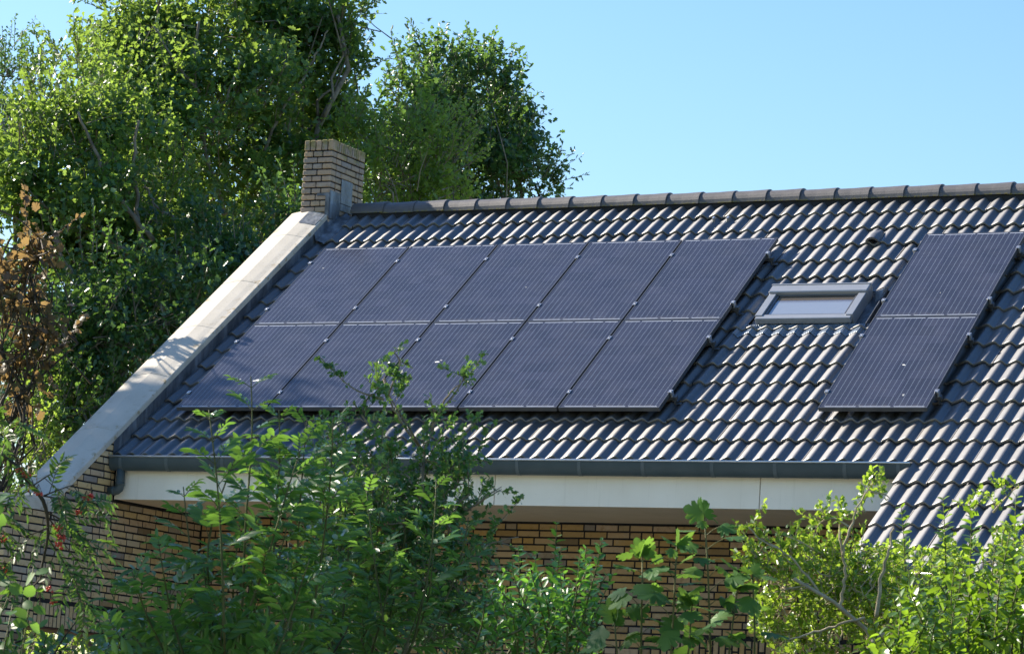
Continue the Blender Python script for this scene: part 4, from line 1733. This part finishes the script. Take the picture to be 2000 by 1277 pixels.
def build_shrubs():
    # ash shoots left of the middle
    sh = [([(470, 1280), (480, 1000), (495, 850), (490, 735)], .30), ([(440, 1280), (430, 1000), (418, 880), (408, 800)], .35),
          ([(520, 1280), (540, 1000), (548, 880), (545, 800)], .35), ([(570, 1280), (585, 1000), (592, 900), (600, 815)], .35),
          ([(600, 1280), (640, 1000), (650, 900), (650, 815)], .4), ([(400, 1290), (375, 1100), (362, 1000), (358, 950)], .2),
          ([(360, 1290), (330, 1180), (318, 1110), (312, 1075)], .2), ([(330, 1290), (285, 1200), (268, 1150), (258, 1115)], .2),
          ([(300, 1290), (250, 1230), (228, 1185), (215, 1150)], .2), ([(450, 1290), (455, 1150), (462, 1070), (470, 1010)], .2),
          ([(420, 1290), (405, 1180), (400, 1120), (395, 1080)], .2), ([(500, 1290), (530, 1160), (545, 1090), (560, 1030)], .25),
          ([(540, 1290), (575, 1180), (592, 1130), (605, 1090)], .2), ([(380, 1290), (360, 1230), (352, 1190), (345, 1150)], .2),
          ([(280, 1290), (240, 1260), (222, 1240), (205, 1215)], .1), ([(480, 1290), (492, 1220), (500, 1170), (505, 1130)], .2),
          ([(430, 1290), (432, 1240), (436, 1200), (440, 1165)], .1), ([(560, 1290), (600, 1240), (620, 1200), (640, 1160)], .2),
          ([(330, 1290), (322, 1260), (315, 1230), (310, 1195)], .1), ([(450, 1290), (520, 1100), (560, 960), (590, 870)], .4),
          ([(420, 1290), (400, 1060), (440, 940), (470, 870)], .45), ([(520, 1290), (545, 1240), (560, 1215), (580, 1195)], .1),
          ([(400, 1290), (385, 1270), (375, 1255), (370, 1225)], .05)]
    build_ash('green ash sapling with feathery leaves in front of the gutter corner', sh, 430, 11.5, 201)
    sh = [([(640, 1290), (660, 1080), (680, 950), (700, 905)], .35), ([(700, 1290), (730, 1080), (750, 950), (760, 895)], .4), ([(760, 1290), (735, 1120), (722, 1020), (715, 950)], .3),
          ([(800, 1290), (835, 1130), (850, 1020), (852, 935)], .4), ([(820, 1290), (880, 1150), (905, 1080), (915, 1010)], .3), ([(620, 1290), (628, 1120), (632, 1000), (636, 905)], .4),
          ([(740, 1290), (775, 1150), (790, 1060), (798, 975)], .3), ([(660, 1290), (672, 1180), (678, 1110), (684, 1045)], .2), ([(720, 1290), (748, 1200), (758, 1150), (765, 1095)], .2),
          ([(790, 1290), (830, 1200), (842, 1140), (846, 1080)], .25), ([(600, 1290), (612, 1220), (618, 1180), (622, 1135)], .2), ([(700, 1290), (714, 1240), (720, 1205), (726, 1165)], .15),
          ([(680, 1290), (640, 1230), (622, 1200), (600, 1170)], .1), ([(780, 1290), (800, 1240), (812, 1210), (824, 1170)], .1)]
    build_ash('second green ash sapling with feathery leaves, mixed into the middle hawthorn', sh, 720, 12.5, 211, pairs=4, ll=.056, lw=.019, leafL=.155)
    # hawthorn in the middle
    build_hawthorn('dark green hawthorn bush in the middle, its twigs reaching over the panels',
                   [([(790, 1280), (803, 1160), (818, 1060), (828, 960), (829, 880)], .026, .006), ([(829, 885), (775, 812), (757, 770), (750, 735)], .0065, .003),
                    ([(829, 880), (860, 800), (880, 762), (905, 745)], .006, .0022), ([(765, 1280), (762, 1200), (760, 1150)], .012, .006),
                    ([(803, 1160), (760, 1060), (740, 1010), (735, 960)], .012, .004), ([(815, 1060), (890, 1010), (930, 985), (980, 955)], .008, .0018),
                    ([(803, 1150), (880, 1090), (960, 1060), (1010, 1050)], .008, .002), ([(790, 1200), (700, 1120), (650, 1060)], .010, .003),
                    ([(770, 1280), (715, 1245), (680, 1220)], .008, .004), ([(560, 1280), (562, 1150), (565, 1060)], .008, .004)],
                   [(790, 1020, 110, 75, 0, 64), (720, 970, 90, 60, .2, 30), (890, 1000, 45, 70, 0, 24), (700, 1080, 120, 90, .1, 70), (840, 1110, 120, 90, 0, 58), (740, 1200, 160, 90, .2, 90), (900, 1200, 80, 80, .2, 40), (790, 900, 95, 30, 0, 12), (640, 1000, 70, 80, .4, 34), (620, 1180, 80, 90, .4, 50), (890, 930, 45, 30, 0, 8), (690, 880, 50, 30, .2, 12)],
                   [([(829, 885), (790, 820), (760, 775), (748, 740)], 4), ([(757, 775), (775, 730), (785, 705), (770, 688)], 7), ([(770, 735), (790, 745), (805, 735)], 5), ([(750, 780), (700, 765), (670, 745), (662, 735)], 7), ([(745, 770), (735, 750), (740, 728)], 6), ([(835, 870), (850, 810), (840, 775)], 6), ([(860, 800), (885, 775), (905, 740), (920, 728)], 9), ([(930, 985), (955, 965), (980, 950)], 3), ([(930, 1050), (980, 1060), (1030, 1078)], 6), ([(720, 830), (700, 800), (690, 785)], 5), ([(905, 850), (930, 825), (940, 812)], 3)],
                   790, 13.2, 202, 'haw')
    r = random.Random(9)
    # privet shoots right of the hawthorn
    sh = [[(1060, 1290), (1080, 1150), (1085, 1080), (1087, 1018)], [(1120, 1290), (1150, 1160), (1168, 1100), (1176, 1052)], [(1140, 1290), (1165, 1190), (1185, 1150), (1198, 1118)],
          [(1110, 1290), (1125, 1170), (1130, 1110), (1135, 1075)], [(1010, 1290), (1015, 1160), (1015, 1110), (1012, 1068)]]
    sh += fan(r, 26, 950, 1165, lambda x: 1130 - 40 * math.exp(-((x - 1080) / 60) ** 2), 1290, 25)
    build_privet('green privet bush with upright leafy shoots in front of the brick wall', sh, 1060, 11.6, 203, 'privet')
    build_sycamores()
    # sunlit hawthorn on the right
    build_hawthorn('sunlit yellow green hawthorn with a thick pale limb at lower right',
                   [([(1755, 1285), (1738, 1262), (1712, 1222), (1690, 1205), (1650, 1195), (1615, 1160), (1585, 1142), (1550, 1130)], .020, .007), ([(1640, 1190), (1652, 1120), (1645, 1080), (1640, 1050)], .007, .004),
                    ([(1645, 1085), (1652, 1050), (1668, 1015), (1672, 990), (1700, 950)], .006, .002), ([(1712, 1205), (1722, 1120), (1740, 1060), (1748, 1030)], .009, .004), ([(1720, 1235), (1700, 1260), (1690, 1290)], .012, .012),
                    ([(1600, 1155), (1540, 1080), (1490, 1060), (1462, 1030)], .005, .002), ([(1690, 1205), (1600, 1230), (1540, 1250)], .006, .003)],
                   [(1590, 1130, 85, 42, 0, 58), (1665, 1145, 75, 45, 0, 52), (1560, 1200, 85, 50, .2, 48), (1660, 1215, 110, 60, .3, 60), (1740, 1165, 80, 50, .2, 54), (1560, 1260, 90, 45, .1, 55), (1670, 1085, 45, 18, 0, 12), (1610, 1085, 40, 16, 0, 12), (1535, 1095, 40, 18, 0, 12), (1480, 1085, 20, 18, 0, 6), (1760, 1240, 90, 60, .2, 60), (1500, 1130, 30, 40, 0, 12), (1800, 1140, 90, 50, .4, 60), (1900, 1125, 110, 50, .5, 66), (1975, 1070, 45, 40, .5, 18)],
                   [([(1520, 1070), (1490, 1055), (1465, 1035), (1458, 1018)], 8), ([(1668, 1015), (1690, 975), (1700, 945), (1716, 935)], 9), ([(1660, 1030), (1630, 1010), (1605, 1015), (1595, 1030)], 10), ([(1700, 960), (1730, 965), (1740, 975)], 5), ([(1600, 1080), (1560, 1055), (1530, 1045)], 6), ([(1640, 1060), (1640, 1020), (1635, 1000)], 7), ([(1940, 1000), (1965, 970), (1985, 950), (1995, 945)], 8), ([(1900, 1010), (1880, 985), (1860, 975)], 6), ([(1690, 1000), (1680, 985), (1690, 960)], 4)],
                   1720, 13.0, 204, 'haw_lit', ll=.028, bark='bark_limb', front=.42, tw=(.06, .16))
    # sunlit privet at the right edge
    sh = [[(1770, 1290), (1768, 1100), (1765, 1030), (1760, 985)], [(1850, 1290), (1848, 1100), (1845, 1030), (1842, 970)], [(1890, 1290), (1895, 1100), (1898, 1020), (1895, 985)], [(1975, 1290), (1978, 1100), (1982, 1030), (1985, 965)], [(1940, 1290), (1950, 1150), (1965, 1080), (1972, 1040)]]
    sh += fan(r, 34, 1750, 2010, lambda x: 1125 - .12 * (x - 1800), 1330, 30)
    sh += fan(r, 28, 1700, 2010, lambda x: 1190, 1340, 30)
    sh += fan(r, 26, 2010, 2160, lambda x: 1080, 1290, 25)
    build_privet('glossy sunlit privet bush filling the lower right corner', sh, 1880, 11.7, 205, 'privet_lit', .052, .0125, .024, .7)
    build_rowan()
    build_left_shrubs()


def build_sycamores():
    for (label, stems, base, d, seed) in (
            ('lobed sycamore sapling with its top leaves against the white fascia', [([(1392, 1290), (1388, 1180), (1382, 1080), (1376, 1005)], 11), ([(1480, 1290), (1478, 1180), (1470, 1120)], 4), ([(1420, 1290), (1432, 1200), (1440, 1150)], 4)], 1392, 11.0, 301),
            ('shorter lobed sycamore sapling in front of the brick wall, left of the taller one', [([(1250, 1290), (1254, 1200), (1254, 1120), (1255, 1085)], 9), ([(1312, 1290), (1315, 1180), (1318, 1110), (1322, 1065)], 9), ([(1345, 1290), (1350, 1230), (1352, 1180)], 3), ([(1215, 1290), (1205, 1250), (1200, 1215)], 3)], 1270, 10.8, 302)):
        rs = np.random.RandomState(seed)
        bp = ground_at(base, d)
        root = thing('sycamore_sapling', bp, label, 'sapling')
        lv, st = Leaves(seed), MB()
        for (pts, nl) in stems:
            w = path(pts, d, .05, rs)
            st.tube(resample([bp - A([0, 0, .05]), .5 * (bp + w[0]) + rs.normal(size=3) * .05] + w, 14), np.linspace(.011, .0028, 14), 6)
            top = w[-1]
            nodes = shoot_nodes(w, length(w) / nl, .05, rs)
            for (p, ax, sd, q) in nodes:
                g = 1 - .45 * max(0, (q - .8) / .2)
                for s in (-1, 1):
                    pet = unit(sd * s * .85 + ax * .5 + rs.normal(size=3) * .18)
                    pl = rs.uniform(.035, .075) * g
                    e = p + pet * pl
                    st.tube([p, p + pet * pl * .5 + A([0, 0, .004]), e], [.0016, .0014, .0011], 4, cap=False)
                    d_ = sd * s * .75 + A([0, 0, -.30]) + ax * .15 + rs.normal(size=3) * .22
                    n_ = ax * .95 + sd * s * .45 - _F * .08 + rs.normal(size=3) * .28
                    L = .080 * g * rs.uniform(.65, 1.15)
                    lv.add(e, d_, n_, L, L * 1.0)
            for q in range(4):
                L = rs.uniform(.04, .09)
                lv.add(top, unit(rnd_dir(rs, 1)[0] * .7 + A([0, 0, .7])), rnd_dir(rs, 1)[0] + A([0, -.6, .3]), L, L * .9)
        st.build('stem', 'bark_green', root, smooth=True)
        lv.build('foliage', 'palm', 'syc', root)


def build_rowan():
    rs = np.random.RandomState(401)
    d = 10.5
    bp = ground_at(-330, d)
    root = thing('rowan_tree', bp, 'rowan tree with red berry bunches on a drooping dark branch at left', 'tree')
    lv, st = Leaves(402), MB()
    hub = at(-330, 1000, d)
    st.tube(wiggle(bp - A([0, 0, .1]), hub, rs, 6, .04), np.linspace(.06, .045, 7), 9)
    st.tube(wiggle(hub, at(-300, 500, d), rs, 6, .06), np.linspace(.045, .012, 7), 8)
    main = path([(-320, 1000), (-150, 880), (0, 885), (35, 912), (62, 950), (85, 968), (94, 1010), (94, 1060), (82, 1095), (78, 1140), (78, 1190)], d)
    st.tube(resample(main, 40), np.linspace(.016, .0022, 40), 6)
    subs = [[(85, 968), (120, 975), (160, 975), (195, 985)], [(90, 1000), (120, 1010), (150, 1040), (175, 1060)], [(94, 1050), (115, 1080), (135, 1120), (150, 1150)], [(78, 1130), (60, 1150), (40, 1160)], [(62, 950), (40, 945), (15, 960)], [(62, 950), (90, 930), (115, 918)], [(35, 912), (30, 885), (45, 860)], [(85, 968), (130, 950), (150, 945)], [(94, 1030), (70, 1040), (40, 1050)], [(0, 885), (20, 900), (15, 930)], [(94, 1010), (125, 1050), (130, 1075)], [(150, 1150), (160, 1165), (168, 1180)],
            [(-150, 880), (-60, 850), (-20, 830)], [(-20, 830), (10, 820), (30, 830)], [(-150, 880), (-120, 980), (-60, 1060), (-10, 1090)], [(-60, 1060), (-20, 1030), (5, 1010)]]
    for sub in subs:
        w = path(sub, d, .06, rs)
        st.tube(resample(w, 7), np.linspace(.003, .0014, 7), 4, cap=False)
        for (p, ax, sd, q) in shoot_nodes(w, .028, .05, rs):
            s = 1 if rs.rand() < .5 else -1
            axs = ax * .7 + sd * s * .7 + A([0, 0, -.15]) + rs.normal(size=3) * .25
            up = A([0, 0, .8]) + rs.normal(size=3) * .35 - _F * .3
            pinnate(lv, st, p, axs, up, rs.uniform(.09, .15), 6, .034, .0095, rs, .25)
    for (px, py) in ((38, 918), (50, 925), (62, 955), (74, 962), (168, 975), (178, 968), (158, 998), (115, 1030), (120, 1050), (118, 1065), (4, 1052), (95, 1150), (100, 1175), (8, 1112)):
        b = MB()
        c = at(px, py, d - .05)
        for q in range(rs.randint(6, 13)):
            p = c + np.clip(rs.normal(size=3), -1.4, 1.4) * A([.0085, .0085, .006])
            b.ball(p, rs.uniform(.0036, .005), 7, 5)
            st.tube([c + A([0, 0, .03]), p + A([0, 0, .004])], .0006, 3, cap=False)
        b.build('berry_cluster', 'berry', root, smooth=True)
    st.build('branch', 'bark_dark', root, smooth=True)
    lv.build('foliage', 'lance', 'rowan', root)


def build_left_shrubs():
    rs = np.random.RandomState(501)
    # bush with round leaves at the left edge
    d = 9.4
    bp = ground_at(-40, d)
    root = thing('hazel_bush', bp, 'round leaved bright green shoots at the left edge below the rowan berries', 'bush')
    lv, st = Leaves(502), MB()
    for (pts, nodes) in (([(-40, 1290), (-20, 1200), (0, 1150), (30, 1135)], 6), ([(40, 1290), (62, 1200), (72, 1140), (66, 1105)], 6), ([(-60, 1290), (-40, 1100), (-15, 1010), (0, 965)], 8), ([(0, 1290), (20, 1240), (25, 1180)], 5), ([(-80, 1290), (-60, 1000), (-30, 880), (10, 868)], 10), ([(-80, 1290), (-70, 900), (-40, 780), (12, 742)], 9)):
        w = path(pts, d + rs.uniform(-.2, .2), .03, rs)
        st.tube(resample([bp, .5 * (bp + w[0])] + w, 14), np.linspace(.008, .002, 14), 5)
        for (p, ax, sd, q) in shoot_nodes(w, length(w) / nodes, .1, rs):
            for s in (-1, 1):
                L = rs.uniform(.038, .058)
                lv.add(p, sd * s * .8 + ax * .2 + A([0, 0, -.25]) + rs.normal(size=3) * .25, -_F * .75 + A([0, 0, .5]) + rs.normal(size=3) * .35, L, L * .72)
    st.build('stem', 'bark_green', root, smooth=True)
    lv.build('foliage', 'oval', 'hazel', root)
    # low dark bush filling the lower left
    r = random.Random(12)
    sh = fan(r, 30, -30, 330, lambda x: 1225 + .05 * abs(x - 120), 1300, 30)
    sh += fan(r, 26, 300, 720, lambda x: 1215, 1300, 30)
    build_privet('low dark laurel along the bottom edge under the ash sapling', sh, 250, 12.6, 503, 'haw', .060, .013, .030, .5, 'laurel_bush', .05, 'bark_dark')
    sh = fan(r, 26, 560, 980, lambda x: 1090 + .3 * abs(x - 760), 1300, 40)
    build_privet('dark broad leaved shoots growing up through the middle hawthorn', sh, 760, 13.9, 504, 'haw', .066, .016, .040, .4, 'spindle_bush', .05, 'bark_dark')


build_shrubs()
build_trees()

GROUPS = {'oak_tree': 'oaks behind the house', 'ash_sapling': 'ash saplings in front of the house', 'hawthorn_bush': 'hawthorns in front of the house',
          'privet_bush': 'privets in front of the house', 'sycamore_sapling': 'sycamore saplings in front of the brick wall', 'hazel_bush': 'hazels at the left', 'lime_tree': 'limes left of the picture'}
for o in list(col.objects):
    if o.parent is None and 'label' in o and 'group' not in o:
        g = GROUPS.get(o.name.split('.')[0])
        if g:
            o['group'] = g
